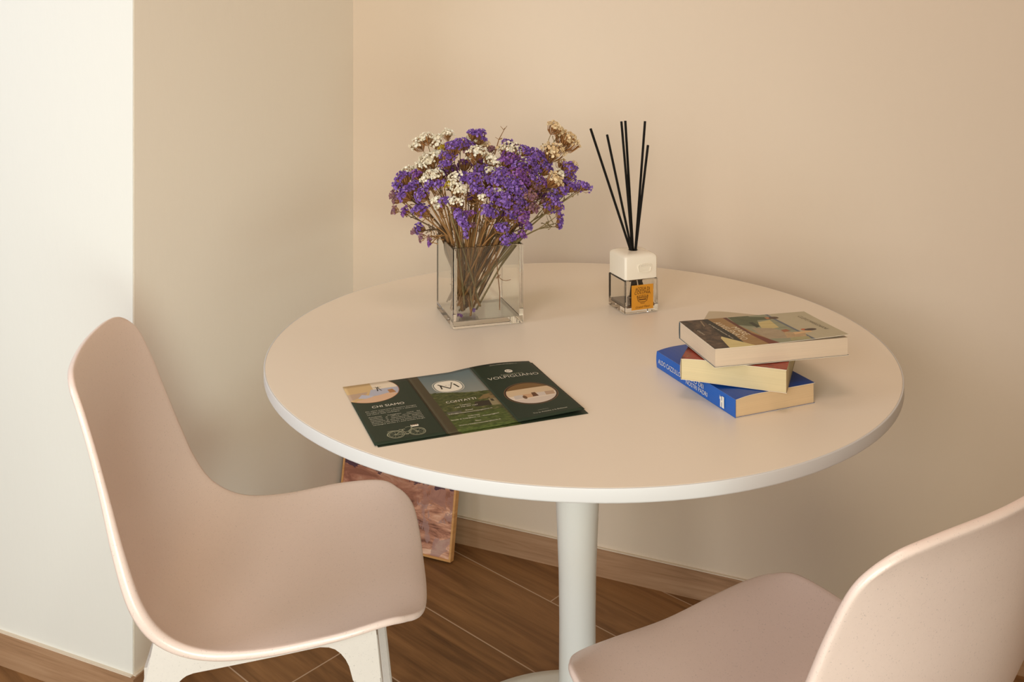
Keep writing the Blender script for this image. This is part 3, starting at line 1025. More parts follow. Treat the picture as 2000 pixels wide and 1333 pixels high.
M_C3 = cover3_mat()
M_C3_BACK = mat('slate_back_cover', (84, 92, 98), 0.45)
Z3 = Z2 + T2 + .0010 + .0009
A3 = Vector((.2780, 1.3710, Z3)); a3 = R(13.6)
L3, W3, T3 = .2090, .1245, .0262
b3, fc3, sp3 = book('paperback_book', A3, a3, L3, W3, T3, 'paperback with painted boat cover and white title on top of the book stack', M_C3, M_C3_BACK, M_PAGE_PINK, spine_side='y1', lift=0.0042, m_back=M_C3_BACK)


def c3z(x, y):
    s = (W3 - y) / W3
    return T3 + .0042 * max(0.0, (x / L3 - 0.15) / 0.85) ** 1.6 * max(0.0, s) ** 1.5


M_TITLE = mat('ink_title', (240, 228, 198), 0.5)
M_AUTHOR = mat('ink_author', (104, 94, 72), 0.5)
d = Deck(lambda x, y: Vector((x, y, c3z(x, y) + 0.0003)))


def run(s_, x0, y0, x1, y1, cap, mi):
    """text reading from (x0,y0) to (x1,y1) on the cover, top of letters towards larger x"""
    D_ = Vector((x1 - x0, y1 - y0)); L_ = D_.length; D_.normalize()
    U_ = Vector((-D_.y, D_.x))
    d.text(s_, 0, 0, cap, L_, mi=mi, thin=-.012, tmap=lambda a, b: (x0 + D_.x * a + U_.x * b, y0 + D_.y * a + U_.y * b))


run('AVVELENATO', .0470, .1060, .0545, .0250, .0105, 0)
run('MARE', .0625, .0790, .0660, .0420, .0105, 0)
run('Le indagini del detective Marchi', .0370, .1010, .0425, .0330, .0034, 0)
run('Giunto', .0080, .0780, .0098, .0580, .0034, 0)
run('CLEVE MARGNANI', .1850, .1040, .1910, .0340, .0072, 1)
d.print_on(fc3, [M_TITLE, M_AUTHOR])

# ------------------------------------------------------------------ glass
def glass_mat(name, tint, ior=1.47, rough=0.0):
    m = bpy.data.materials.new(name)
    m.use_nodes = True
    b = m.node_tree.nodes['Principled BSDF']
    b.inputs['Base Color'].default_value = tint
    b.inputs['Transmission Weight'].default_value = 1.0
    b.inputs['Roughness'].default_value = rough
    b.inputs['IOR'].default_value = ior
    return m


M_GLASS = glass_mat('clear_greenish_glass', (0.985, 0.995, 0.98, 1))
M_GLASS2 = glass_mat('clear_bottle_glass', (0.97, 0.975, 0.96, 1))


def open_box(bm, s, h, wall, base, bevel, top_in=0.0):
    """square glass vessel with real wall thickness"""
    def loop(hs, z): return [(-hs, -hs, z), (hs, -hs, z), (hs, hs, z), (-hs, hs, z)]
    hs, hi = s / 2, s / 2 - wall
    rings = [[bm.verts.new(p) for p in loop(hs, 0)], [bm.verts.new(p) for p in loop(hs, h)], [bm.verts.new(p) for p in loop(hi, h)], [bm.verts.new(p) for p in loop(hi, base)]]
    for a, b in zip(rings, rings[1:]):
        for k in range(4): bm.faces.new((a[k], a[(k + 1) % 4], b[(k + 1) % 4], b[k]))
    bm.faces.new(rings[0][::-1]); bm.faces.new(rings[-1])
    bmesh.ops.recalc_face_normals(bm, faces=bm.faces)
    bmesh.ops.bevel(bm, geom=list(bm.edges), offset=bevel, segments=2, affect='EDGES', profile=0.5)


VC = Vector((-.0647, 1.8078, TZ + .0006)); VA = R(17.3)
vase = empty('glass_vase', VC, VA, 'square clear glass vase holding the dried flowers on the table', 'vase')
bm = bmesh.new(); open_box(bm, .1295, .1415, .0065, .0115, .0016)
obj('glass_body', bm, M_GLASS, vase)
VMI = (Matrix.Translation(VC) @ Matrix.Rotation(VA, 4, 'Z')).inverted()
VMW = Matrix.Translation(VC) @ Matrix.Rotation(VA, 4, 'Z')

# ------------------------------------------------------------------ reed diffuser
DC = Vector((.2228, 1.8556, TZ + .0006)); DA = R(20.8)
dif = empty('reed_diffuser', DC, DA, 'square glass fragrance diffuser with white ceramic cap and orange label on the table', 'diffuser')
bm = bmesh.new(); open_box(bm, .0690, .0615, .0055, .0095, .0018)
obj('glass_bottle', bm, M_GLASS2, dif)
M_LIQ = glass_mat('amber_residue', (0.20, 0.11, 0.06, 1), 1.36)
bm = bmesh.new(); box(bm, (-.0288, -.0288, .0097), (.0288, .0288, .0150), bevel=.001)
obj('liquid', bm, M_LIQ, dif)
M_CERAM = mat('white_ceramic', (238, 230, 214), 0.22, 0.5)
bm = bmesh.new()
hs = .0338
prof = [(hs - .001, .0618), (hs, .0628), (hs, .100), (hs - .0012, .1035), (hs - .0045, .1063), (hs - .010, .1078), (hs - .018, .1084)]
# square cap with rounded edges and a round hole in the middle
NS = 64


def sq(h, k, pw):
    a = 2 * math.pi * (k + .5) / NS
    f = (abs(math.cos(a)) ** pw + abs(math.sin(a)) ** pw) ** (-1 / pw)
    return (h * f * math.cos(a), h * f * math.sin(a))


rings = []
for i, (h, z) in enumerate(prof):
    rings.append([bm.verts.new((*sq(h, k, 22 if i < 4 else 14), z)) for k in range(NS)])
for rr_, z in ((.012, .1088), (.0092, .1087), (.0088, .1080), (.0088, .085)):
    rings.append([bm.verts.new((rr_ * math.cos(2 * math.pi * (k + .5) / NS), rr_ * math.sin(2 * math.pi * (k + .5) / NS), z)) for k in range(NS)])
for a, b in zip(rings, rings[1:]):
    for k in range(NS): bm.faces.new((a[k], a[(k + 1) % NS], b[(k + 1) % NS], b[k]))
bm.faces.new(rings[0][::-1]); bm.faces.new(rings[-1])
cap = obj('ceramic_cap', bm, M_CERAM, dif, smooth=True)
mo = cap.modifiers.new('edge', 'EDGE_SPLIT'); mo.split_angle = R(35)
M_DARK = mat('dark_hole', (22, 17, 12), 0.9, 0.1)  # near-black disc sunk in the cap hole, standing in for its shade
bm = bmesh.new(); lathe(bm, [(.0086, .100), (.0086, .1035)], 32); obj('hole_shade', bm, M_DARK, dif)
# embossed crown on the cap front (local -y face)
d = Deck(lambda x, z: Vector((x, -hs - .0006, z)))
cu_, cz_ = .0060, .0820
for k in range(9):
    t = (k - 4) / 4.0
    xx = cu_ + t * .0125; zz = cz_ + .0072 - .0020 * t * t
    d.add([(xx - .0009, zz - .003), (xx + .0009, zz - .003), (xx + .0012, zz + .001), (xx, zz + .002), (xx - .0012, zz + .001)], [(0, 1, 2, 3, 4)], 0)
d.stroke([(cu_ - .0145, cz_ + .006), (cu_ - .0115, cz_ - .006), (cu_ - .006, cz_ - .0075), (cu_ + .006, cz_ - .0075), (cu_ + .0115, cz_ - .006), (cu_ + .0145, cz_ + .006)], .0011, 0)
d.stroke([(cu_ - .0125, cz_ + .0025), (cu_, cz_ + .0038), (cu_ + .0125, cz_ + .0025)], .0008, 0)
d.stroke([(cu_ - .009, cz_ - .002), (cu_ + .009, cz_ - .002)], .0008, 0)
em = d.build('crown_emblem', [M_CERAM], cap)
so = em.modifiers.new('relief', 'SOLIDIFY'); so.thickness = .0020; so.offset = 0
# orange label
M_LABEL = mat('orange_label', (206, 142, 44), 0.5, 0.3)
M_LINK = mat('label_ink', (96, 58, 14), 0.6)
lx0, lx1, lz0, lz1 = -.0215, .0235, .0065, .0520
bm = bmesh.new(); box(bm, (lx0, -.0352, lz0), (lx1, -.0346, lz1)); lab = obj('label', bm, M_LABEL, dif)
d = Deck(lambda x, z: Vector((x, -.0355, z)))
lc = (lx0 + lx1) / 2
arc = lambda w, h0: (lambda a, b: (lc + a, h0 + b - 6.5 * a * a))
for s_, z_, w_ in (('ACQUA DI', .0425, .0300), ('COLONIA', .0360, .0330)):
    d.text(s_, 0, 0, .0058, w_, 'C', 0, .01, tmap=arc(w_, z_))
d.stroke([(lc - .0115, .0320), (lc - .0090, .0225), (lc - .0050, .0205), (lc + .0050, .0205), (lc + .0090, .0225), (lc + .0115, .0320)], .0011, 0)
for k in range(7):
    t = (k - 3) / 3.0
    d.stroke([(lc + t * .0085, .0285), (lc + t * .0105, .0340 - .0012 * t * t)], .0011, 0)
d.stroke([(lc - .0092, .0278), (lc, .0288), (lc + .0092, .0278)], .0010, 0)
d.stroke([(lc - .0078, .0250), (lc + .0078, .0250)], .0022, 0)
d.stroke([(lc - .0045, .0180), (lc + .0045, .0180)], .0008, 0)
sl = lambda a, b: (lc + a + b * .35, .0098 + b + a * .04)
d.text('Grand Fleur', 0, 0, .0038, .0300, 'C', 0, 0.0, tmap=sl)
d.print_on(lab, [M_LINK])

M_REED = mat('black_reed', (20, 16, 12), 0.75, 0.2)
hole = DC + Vector((0, 0, .1083))
reeds = [((1153.5, 251.5), 1.835, (-.0050, -.0010), 'black reed leaning furthest left in the diffuser'),
         ((1185.7, 263.5), 1.805, (-.0030, -.0040), 'second black reed from the left in the diffuser, short and leaning'),
         ((1213.6, 237.4), 1.850, (-.0010, .0010), 'left one of the two touching middle reeds in the diffuser'),
         ((1221.3, 236.0), 1.880, (.0002, .0052), 'right one of the two touching middle reeds in the diffuser'),
         ((1259.8, 236.8), 1.880, (.0048, .0025), 'tall thin-looking black reed standing upright at the right of the diffuser'),
         ((1265.5, 284.0), 1.815, (.0042, -.0030), 'shortest black reed leaning right at the front of the diffuser')]
for (u, v), Y, (hx, hy), lb in reeds:
    tip = at(u, v, Y)
    hp = hole + Vector((hx, hy, 0))
    dr = (hp - tip).normalized()
    k = (hp.z - (DC.z + .0165)) / -dr.z
    bot = hp + dr * k
    lo = Matrix.Rotation(-DA, 4, 'Z') @ (bot - DC)
    lo.x = max(-.0255, min(.0255, lo.x)); lo.y = max(-.0255, min(.0255, lo.y))
    bot = DC + Matrix.Rotation(DA, 4, 'Z') @ lo
    V, Fc = [], []
    tube_data(V, Fc, [bot, bot.lerp(hp, .5), hp, hp.lerp(tip, .5), tip], .00235, .00235, 10)
    o = obj_data('diffuser_reed', V, Fc, M_REED)
    tag(o, lb, 'reed', 'black reeds in the diffuser')

# ------------------------------------------------------------------ dried flowers
def petal_mat(name, c0, c1, c2):
    m = mat(name, rough=0.8, spec=0.15)
    g = G(m)
    geo = g.N.new('ShaderNodeNewGeometry')
    c = g.ramp(geo.outputs['Random Per Island'], [(0.0, c0), (0.5, c1), (1.0, c2)])
    n = g.noise(scale=300, detail=2)
    g.color(g.mix(g.op('MULTIPLY', n, 0.35), c, tuple(int(q * 0.72) for q in c0)))
    b = g.bsdf
    b.inputs['Subsurface Weight'].default_value = 0.0
    return m


PET = {'p': petal_mat('violet_petals', (98, 66, 136), (132, 94, 172), (162, 128, 204)),
       'v': petal_mat('magenta_violet_petals', (104, 60, 126), (134, 84, 154), (160, 112, 176)),
       'c': petal_mat('cream_petals', (224, 212, 184), (238, 228, 204), (246, 240, 222)),
       't': petal_mat('tan_cream_petals', (214, 184, 138), (230, 204, 160), (240, 218, 180)),
       'm': petal_mat('faded_mauve_petals', (124, 88, 104), (146, 104, 112), (158, 118, 110)),
       'y': petal_mat('yellow_petals', (170, 140, 30), (200, 170, 48), (214, 186, 70))}
M_CALYX = petal_mat('brown_calyx', (124, 82, 44), (150, 102, 58), (172, 124, 78))
M_STEM = petal_mat('dry_stem', (124, 86, 48), (152, 110, 66), (176, 134, 88))
M_STEMD = petal_mat('dry_dark_stem', (84, 62, 42), (104, 80, 56), (122, 96, 70))
M_STEMG = petal_mat('dry_green_stem', (112, 96, 64), (134, 116, 78), (150, 128, 88))
rg = random.Random(21)


def rvec():
    while True:
        v = Vector((rg.uniform(-1, 1), rg.uniform(-1, 1), rg.uniform(-1, 1)))
        if 0.1 < v.length < 1: return v.normalized()


def floret(V, Fc, p, n, r, lobes=5):
    """a small crinkled papery cup"""
    a = n.cross(rvec())
    if a.length < 1e-3: a = n.cross(Vector((1, 0, 0)))
    a.normalize(); b = n.cross(a)
    base = len(V)
    V.append(p - n * r * 0.9)
    m = lobes * 2
    for k in range(m):
        an = 2 * math.pi * k / m + rg.uniform(-.12, .12)
        rr = r * (1.10 if k % 2 == 0 else .86) * rg.uniform(.85, 1.15)
        hh = r * (.15 if k % 2 == 0 else .45) * rg.uniform(.5, 1.4)
        V.append(p + a * rr * math.cos(an) + b * rr * math.sin(an) + n * hh)
    V.append(p + n * r * .05)
    for k in range(m):
        k1 = base + 1 + k; k2 = base + 1 + (k + 1) % m
        Fc.append((base, k2, k1))
        Fc.append((base + m + 1, k1, k2))


def cluster(parent, c, axis, Rr, kind):
    """one flower head: papery florets packed on a dome, with brown calyx spikes running below to its neck"""
    V, Fc, MI = [], [], []
    axis = axis.normalized()
    sx = axis.cross(Vector((0, 1, 0.2))).normalized(); sy = axis.cross(sx)
    fl = .0026 if kind in 'pv' else .0026
    if kind in 'mt': fl = .0026
    dens = 1.75 if kind in 'pvm' else 1.25
    n = min(170, int(max(8, dens * (Rr / fl) ** 2)))
    neck = c - axis * Rr * 1.3
    squash = rg.uniform(.65, .95); asp = rg.uniform(.85, 1.3)
    for i in range(n):
        z = 1 - (i + .5) / n * 1.12
        th = i * 2.39996
        q = math.sqrt(max(0, 1 - z * z))
        d_ = (sx * math.cos(th) * q * 1.1 * asp + sy * math.sin(th) * q / asp + axis * z * squash)
        d_ += rvec() * .2
        p = c + d_ * Rr * rg.uniform(.84, 1.06)
        nn = (d_.normalized() * .75 + axis * .4 + rvec() * .4).normalized()
        s0 = len(Fc)
        floret(V, Fc, p, nn, fl * rg.uniform(.8, 1.25), 5 if kind in 'ct' else 4)
        MI += [0] * (len(Fc) - s0)
        q0 = p - nn * fl * .5
        base = len(V)
        w = rvec().cross(nn).normalized() * .0008
        mid = q0.lerp(neck, .5) + (q0 - c) * .22 + rvec() * .0008
        V += [q0 + w, q0 - w, mid - w * 1.2, mid + w * 1.2, neck]
        Fc += [(base, base + 1, base + 2, base + 3), (base + 3, base + 2, base + 4)]
        MI += [1, 1]
    # brown husky core so that the head reads as solid
    base = len(V)
    nr, ns = 5, 8
    for i in range(nr + 1):
        ph = math.pi * i / nr
        for k in range(ns):
            t = 2 * math.pi * k / ns
            V.append(c + (sx * math.cos(t) * math.sin(ph) + sy * math.sin(t) * math.sin(ph) + axis * math.cos(ph)) * Rr * .55 * rg.uniform(.8, 1.1))
    for i in range(nr):
        for k in range(ns):
            q = base + i * ns
            Fc.append((q + k, q + ns + k, q + ns + (k + 1) % ns, q + (k + 1) % ns)); MI.append(0 if i < 3 else 1)
    obj_data('flower_head', [v - parent.location for v in V], Fc, [PET[kind], M_CALYX], parent, mi=MI)
    return neck


def clamp_in(p, lim):
    l = VMI @ p
    l.x = max(-lim, min(lim, l.x)); l.y = max(-lim, min(lim, l.y))
    return VMW @ l


ZR = VC.z + .1415


def bez(a, b, c, n):
    return [(a * (1 - t) * (1 - t) + b * 2 * t * (1 - t) + c * t * t) for t in [i / n for i in range(n + 1)]]


def sprig(label, heads, dY=0.0, green=False, bare=None):
    """a dried stem standing in the vase, forking to its flower heads"""
    pts = []
    for (x, y, r, k) in heads:
        Yd = 1.800 + dY + rg.uniform(-.012, .012)
        pts.append((at(740 + x / 4.545, 220 + y / 4.545, Yd), r / 4.545 * Yd / F * 1.0, k))
    cen = sum((p[0] for p in pts), Vector()) / len(pts)
    an = rg.uniform(0, 6.28); rad = rg.uniform(.0, .020)
    foot = Vector((-.088 + rad * math.cos(an), 1.797 + rad * math.sin(an), VC.z + .0115 + rg.uniform(.004, .03)))
    foot = clamp_in(foot, .050)
    f = (ZR - foot.z) / max(.02, (cen.z - foot.z))
    rim = foot.lerp(cen, min(1, f) * .82 if f < 1 else .5)
    rim.z = ZR
    rim = clamp_in(rim, .052)
    root = empty('dried_flower_sprig', foot, 0, label, 'dried flower', 'dried statice sprigs in the glass vase')
    V, Fc = [], []
    low = cen.z < ZR + .03
    if low:
        fork = rim + Vector((0, 0, .012)); fork = fork.lerp(cen + Vector((0, 0, .01)), .25)
    else:
        fork = rim.lerp(cen, .55)
    fork += rvec() * .003
    main = bez(foot, foot.lerp(rim, .55) + rvec() * .003, rim, 4)[:-1] + bez(rim, rim.lerp(fork, .5) + (rim - foot).normalized() * .004, fork, 4)
    L = [p - foot for p in main]
    tube_data(V, Fc, L, .0018, .0013, 5)
    # papery wing along the stem
    for s_ in (1, -1):
        w = (L[4] - L[0]).cross(rvec()).normalized() * .0016 * s_
        b = len(V)
        V += [L[2], L[3] + w, L[5] + w * 1.2, L[6]]
        Fc.append((b, b + 1, b + 2, b + 3))
    for (p, Rr, k) in pts:
        axis = ((p - fork).normalized() + Vector((0, -.15, .5)) + (p - Vector((-.05, 1.80, .93))).normalized() * .6 + rvec() * .55)
        if low: axis = (p - fork).normalized() + Vector((0, -.3, .25))
        neck = cluster(root, p, axis, Rr * (.92 if p.z < ZR + .055 else 1.08), k)
        mid = fork.lerp(neck, .5) + (main[-1] - main[-3]).normalized() * .006
        tube_data(V, Fc, [q - foot for q in bez(fork, mid, neck, 4)], .0010, .0007, 5)
        for j in range(5):
            q = fork.lerp(neck, rg.uniform(.35, 1.0)); e_ = q + rvec() * rg.uniform(.006, .013) + Vector((0, 0, .004))
            tube_data(V, Fc, [q - foot, q.lerp(e_, .6) + rvec() * .001 - foot, e_ - foot], .0005, .0011, 4)
        # little side twig
        q = fork.lerp(neck, .6); e_ = q + rvec() * .008 + Vector((0, 0, .006))
        tube_data(V, Fc, [q - foot, q.lerp(e_, .5) - foot, e_ - foot], .0006, .0003, 4)
    if bare:
        pp = [at(740 + x / 4.545, 220 + y / 4.545, 1.80 + dY) for x, y in bare]
        prev = fork
        tube_data(V, Fc, [q - foot for q in [fork] + pp], .0014, .0006, 5)
        for q in pp[-2:]:
            for j in range(4):
                e_ = q + rvec() * .007 + Vector((0, 0, .004))
                tube_data(V, Fc, [q - foot, e_ - foot], .0006, .0004, 4)
    obj_data('stem', V, Fc, [M_STEMG if green else rg.choice((M_STEM, M_STEM, M_STEMD))], root)
    return root


S = sprig
S('tall tan-cream dried sprig standing highest at the upper right of the bouquet', [(1560, 130, 58, 't'), (1605, 180, 42, 't'), (1675, 245, 88, 't')], 0, True)
S('tan-cream dried head just below the tall upper right sprig', [(1550, 345, 84, 't')], -.01, True)
S('white dried sprig at the far upper left of the bouquet', [(345, 285, 58, 'c'), (410, 230, 54, 'c')], 0, True)
S('white dried sprig second from the upper left of the bouquet', [(490, 240, 60, 'c'), (515, 285, 40, 'c')], 0)
S('small lone white tuft standing up left of the arched purple comb', [(612, 195, 50, 'c')], 0)
S('small yellow dried tuft beside the upper left white heads', [(590, 305, 46, 'y')], 0)
S('broad white dried cluster on the left shoulder of the bouquet', [(440, 430, 80, 'c'), (375, 475, 50, 'c'), (520, 375, 62, 'c')], -.01, True)
S('white dried cluster low on the left above the purple heads', [(490, 560, 70, 'c'), (415, 600, 42, 'c')], -.03)
S('pale head at the left edge half hidden behind purple florets', [(255, 530, 55, 'c')], .015)
S('violet dried head at the very top of the bouquet', [(840, 190, 48, 'p'), (895, 190, 52, 'p'), (915, 235, 36, 'p')], 0)
S('large arched violet comb at the top left of the bouquet', [(660, 310, 62, 'p'), (615, 390, 55, 'p'), (590, 460, 44, 'p'), (715, 275, 55, 'p'), (785, 290, 50, 'p'), (800, 350, 44, 'm')], -.025)
S('cream dried heads just under the topmost violet head', [(835, 260, 72, 'c'), (930, 285, 44, 't')], .015)
S('white dried cluster in the upper middle of the bouquet', [(870, 345, 66, 'c'), (830, 405, 42, 'c'), (970, 400, 48, 'c')], -.03)
S('pale drooping cream cluster right of the upper middle white one', [(1020, 440, 58, 'c'), (990, 515, 44, 'c')], -.03)
S('bare brown twig sticking up at the top centre of the bouquet', [(1000, 330, 34, 'm')], 0, False, [(1040, 330), (1065, 240), (1110, 155)])
S('small violet heads right of the bare twig at the top', [(1140, 280, 46, 'p'), (1230, 300, 28, 'm')], .01)
S('cream dried cluster at the top between twig and violet heads', [(1165, 340, 72, 'c'), (1105, 325, 40, 't')], 0)
S('large blue-violet dried sprig at the upper right of the bouquet', [(1390, 390, 80, 'p'), (1290, 350, 58, 'p'), (1455, 430, 66, 'p'), (1345, 450, 60, 'p')], -.01)
S('blue-violet heads below the large upper right sprig', [(1485, 500, 58, 'p'), (1390, 515, 52, 'p')], -.015)
S('pinkish violet arched sprig at the top centre right', [(1180, 435, 76, 'v'), (1260, 485, 58, 'p'), (1115, 430, 44, 'v')], -.04)
S('tiny white head among the upper right violet heads', [(1285, 430, 38, 'c')], -.03)
S('violet sprig at the left end of the bouquet, upper heads', [(210, 580, 66, 'p'), (170, 640, 46, 'p')], 0)
S('magenta violet sprig behind the left end violet heads', [(350, 550, 58, 'v'), (340, 612, 46, 'v')], -.005)
S('violet sprig at the left end of the bouquet, broad lower heads', [(270, 690, 80, 'p'), (225, 740, 50, 'p')], -.02)
S('violet head on the left below the white cluster', [(380, 730, 62, 'p')], -.03)
S('faded mauve sprig at the leftmost tip of the bouquet', [(130, 720, 34, 'm'), (152, 772, 38, 'm')], 0)
S('bright violet heads hanging at the lower left', [(350, 860, 54, 'p'), (400, 880, 46, 'p')], -.03)
S('faded brownish heads at the lower left tip', [(140, 870, 38, 'm'), (230, 880, 44, 'v')], -.005)
S('violet heads left of centre between white cluster and stems', [(460, 640, 46, 'p'), (540, 640, 38, 'p')], -.04)
S('white and pink dried cluster running down left of centre', [(680, 570, 44, 'c'), (668, 625, 40, 'c'), (700, 685, 56, 'c'), (738, 700, 34, 'c')], -.055)
S('small yellow tuft beside the white cluster left of centre', [(625, 640, 34, 'y')], -.04)
S('white head with brown husks low left of centre', [(655, 790, 50, 'c'), (720, 792, 30, 'c')], -.06)
S('pale small heads among the stems at the lower left', [(530, 840, 40, 'c'), (495, 780, 32, 'c')], -.05)
S('violet head among the stems low left of centre', [(592, 790, 46, 'p')], -.05)
S('violet head left of the middle near the white cluster', [(750, 580, 54, 'p'), (800, 600, 36, 'p')], -.05)
S('violet sprig with three heads left of the middle', [(855, 590, 62, 'p'), (870, 680, 66, 'p'), (925, 720, 42, 'p')], -.06)
S('deep violet heads behind the middle of the bouquet', [(910, 500, 50, 'p'), (970, 590, 56, 'p')], -.03)
S('large violet sprig in the very middle of the bouquet', [(1090, 560, 74, 'p'), (1060, 625, 58, 'p'), (1145, 640, 60, 'p')], -.065)
S('magenta violet heads right of the middle', [(1240, 540, 66, 'v'), (1280, 605, 58, 'v')], -.055)
S('violet heads right of the middle below the magenta ones', [(1205, 620, 52, 'p'), (1230, 690, 60, 'p')], -.065)
S('large round bright violet head at the front centre', [(1120, 780, 98, 'p')], -.08)
S('violet and cream heads left of the large round front head', [(1000, 720, 50, 'p'), (1055, 700, 30, 'c')], -.07)
S('violet head with mauve underside right of centre', [(1370, 590, 56, 'p'), (1390, 660, 44, 'm')], -.04)
S('faded mauve fan-shaped heads lower right of centre', [(1340, 740, 52, 'm'), (1350, 840, 58, 'm')], -.06)
S('violet heads under the right side of the large front head', [(1240, 800, 56, 'p'), (1225, 870, 46, 'v')], -.06)
S('violet fan-shaped head below the centre, above the glass rim', [(960, 870, 50, 'p'), (1010, 900, 42, 'p')], -.075)
S('pair of violet fans low right of centre', [(1180, 910, 58, 'p'), (1285, 930, 54, 'v')], -.065)
S('violet fan-shaped head just above the front glass rim', [(1065, 1020, 42, 'p'), (1115, 1025, 46, 'p')], -.075)
S('violet heads close to the right part of the glass rim', [(1330, 1010, 40, 'p'), (1270, 1085, 40, 'v')], -.05)
S('violet heads resting on the front right glass rim', [(1130, 1130, 54, 'p'), (1190, 1105, 36, 'p')], -.06)
S('violet drooping chain of heads left of centre above the rim', [(740, 955, 58, 'p'), (770, 1010, 40, 'p'), (765, 1085, 34, 'p'), (700, 900, 40, 'p')], -.07)
S('small pale violet heads among the central stems', [(790, 912, 40, 'v'), (830, 1000, 30, 'm')], -.06)
S('violet sprig at the right edge, upright chain of heads', [(1700, 490, 54, 'p'), (1690, 560, 50, 'p'), (1655, 620, 46, 'p')], 0)
S('violet sprig reaching furthest right towards the diffuser', [(1830, 655, 44, 'p'), (1770, 660, 50, 'p'), (1705, 655, 50, 'p'), (1640, 680, 48, 'p'), (1590, 710, 48, 'p')], -.02, True)
S('tan heads behind the right edge violet chain', [(1640, 460, 52, 't'), (1730, 455, 28, 't')], .015)
S('tan dried cluster on the right among violet heads', [(1565, 600, 70, 't'), (1610, 540, 40, 'c')], -.03)
S('violet heads at the lower right', [(1545, 780, 58, 'p'), (1510, 850, 50, 'p'), (1600, 830, 38, 'p')], -.03, True)
S('violet chain hanging lowest at the right of the bouquet', [(1600, 900, 36, 'p'), (1606, 955, 36, 'p'), (1602, 1005, 34, 'p')], -.02, True)
S('violet head dangling low left outside the glass rim', [(360, 1030, 54, 'p'), (305, 1062, 26, 'm')], -.01)
S('faded heads dangling lowest left beside the vase', [(375, 1110, 34, 'm'), (450, 1128, 28, 'm'), (450, 1165, 22, 'v')], -.02)
S('mauve heads behind the right side stems', [(1450, 790, 36, 'm'), (1470, 640, 60, 'v')], -.02)
S('small cream head in the middle front', [(912, 755, 28, 'c')], -.08)
S('dark violet heads deep inside the left half', [(640, 520, 60, 'v'), (760, 460, 55, 'v'), (560, 560, 50, 'v')], .01)
S('dark violet heads deep inside the centre', [(900, 430, 60, 'v'), (1010, 640, 60, 'v'), (820, 760, 52, 'v')], .0)
S('dark violet heads deep inside the right half', [(1330, 640, 62, 'v'), (1180, 760, 60, 'v'), (1420, 720, 55, 'v')], .0)
S('dark violet heads low inside the bouquet', [(700, 820, 48, 'v'), (1080, 900, 52, 'v'), (1240, 980, 48, 'v')], -.01)

# bare dried stems that fill the vase
for i in range(44):
    an = rg.uniform(0, 6.28); rad = rg.uniform(0, .022)
    foot = clamp_in(Vector((-.092 + rad * 1.4 * math.cos(an), 1.786 + rad * 1.4 * math.sin(an), VC.z + .013 + rg.uniform(0, .025))), .054)
    rim = clamp_in(VMW @ Vector((rg.uniform(-.052, .046), rg.uniform(-.05, .045), .1415)), .052)
    tip = rim + (rim - foot) * rg.uniform(.35, .62) + rvec() * .006
    V, Fc = [], []
    L = [p - foot for p in bez(foot, foot.lerp(rim, .6) + rvec() * .005, tip, 8)]
    tube_data(V, Fc, L, rg.uniform(.0012, .0022), .0009, 5)
    for j in range(4):
        q = L[rg.randint(1, 7)]; e_ = q + Vector((rg.uniform(-.012, .012), rg.uniform(-.012, .004), rg.uniform(.006, .02)))
        tube_data(V, Fc, [q, q.lerp(e_, .5) + rvec() * .001, e_], .0007, .0004, 4)
    o = obj_data('dried_twig', V, Fc, [(M_STEM, M_STEMD, M_STEMG)[i % 3]])
    o.location = foot
    tag(o, 'bare brown dried stem in the bundle filling the glass vase', 'dried stem', 'bare dried stems in the glass vase')

# stray bits inside the glass
V, Fc = [], []
p0 = at(966, 490, 1.765); p1 = at(972, 540, 1.768); p2 = at(975, 605, 1.775)
base = p2.copy()
tube_data(V, Fc, [q - base for q in [p0, p0.lerp(p1, .5) + Vector((.001, 0, 0)), p1, p1.lerp(p2, .5) + Vector((.002, 0, 0)), p2]], .0008, .0009, 5)
for k in range(9):
    a = R(40 * k)
    tube_data(V, Fc, [p1 - base, p1 - base + Vector((.005 * math.cos(a), .003 * math.sin(a), .004 * math.sin(a + 1)))], .0005, .0003, 4)
q = p1 - base
tube_data(V, Fc, [q, q + Vector((.008, -.001, -.006)), q + Vector((.015, -.001, -.007)), q + Vector((.023, -.001, -.005))], .0006, .0005, 4)
o = obj_data('dried_twig', V, Fc, [M_CALYX]); o.location = base
tag(o, 'thin reddish twig hanging alone in the right half of the glass vase', 'dried stem')
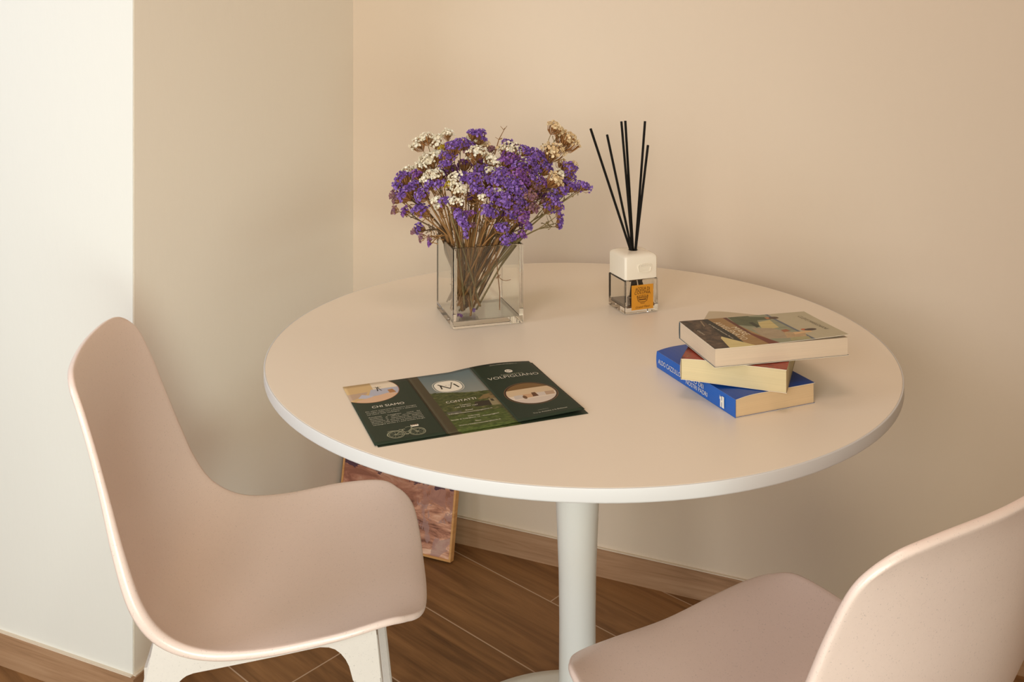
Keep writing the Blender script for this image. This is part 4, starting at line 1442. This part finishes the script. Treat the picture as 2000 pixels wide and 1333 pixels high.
for lb, (u, v), kd in (('fallen violet petals on the vase floor, right of the stem ends', (925, 607), 'p'), ('fallen violet petals in the front left corner of the vase floor', (898, 618), 'v')):
    c = at(u, v, 1.775)
    c.z = VC.z + .0155
    k_ = F * (H - c.z) / (v - YH)
    c = clamp_in(Vector(((u - CX) * k_ / F, k_, c.z)), .052)
    V, Fc = [], []
    for j in range(7): floret(V, Fc, Vector((rg.uniform(-.006, .006), rg.uniform(-.004, .004), rg.uniform(0, .004))), (rvec() + Vector((0, 0, 1))).normalized(), .0028, 4)
    o = obj_data('fallen_petals', V, Fc, [PET[kd]]); o.location = c
    tag(o, lb, 'petals', kind='stuff')

# ------------------------------------------------------------------ light
w = bpy.data.worlds.new('room_light')
scene.world = w
w.use_nodes = True
bg = w.node_tree.nodes['Background']
bg.inputs[0].default_value = (1.0, .80, .60, 1)
bg.inputs[1].default_value = 0.03


def area(name, loc, target, sx, sy, power, color):
    l = bpy.data.lights.new(name, 'AREA')
    l.shape = 'RECTANGLE'; l.size = sx; l.size_y = sy; l.energy = power; l.color = color
    o = bpy.data.objects.new(name, l)
    o.location = loc
    o.rotation_euler = (Vector(target) - Vector(loc)).to_track_quat('-Z', 'Y').to_euler()
    COL.objects.link(o)
    return o


def rgb(base, c):
    m = max(c)
    return base * m, tuple(q / m for q in c)


for nm, lo_, tg, sx_, sy_, base, c_, spread in (
        ('window_light', (-.95, -.95, 1.5), (-.35, 1.8, .85), .9, 1.3, 20, (1.847, 1.759, 1.714), None),
        ('side_window_light', (-2.0, .75, 1.75), (-1.25, 1.95, 1.15), .6, 1.0, 4, (2.95, 3.17, 3.55), None),
        ('left_fill_light', (-2.2, -.4, .8), (.0, 1.7, .6), .8, 1.2, 15, (.26, .32, .30), None),  # unseen fill, added to brighten the left table rim
        ('low_fill_light', (.40, -1.0, .58), (-.62, 1.8, .45), .9, .7, 2.5, (1.28, 1.46, 1.40), 66),  # added cool low fill for the left wall, seat and under the table
        ('ceiling_lamp_light', (.2, .9, 2.6), (.2, .9, 0), .5, .5, 12, (.455, .335, .28), None),
        ('front_fill_light', (.1, -1.7, 1.7), (-.45, 1.8, .9), 1.0, 1.2, 10, (1.14, 1.07, .78), 110)):  # added warm fill from behind the camera, no lamp known there
    p_, col_ = rgb(base, c_)
    o_ = area(nm, lo_, tg, sx_, sy_, p_, col_)
    if spread: o_.data.spread = R(spread)
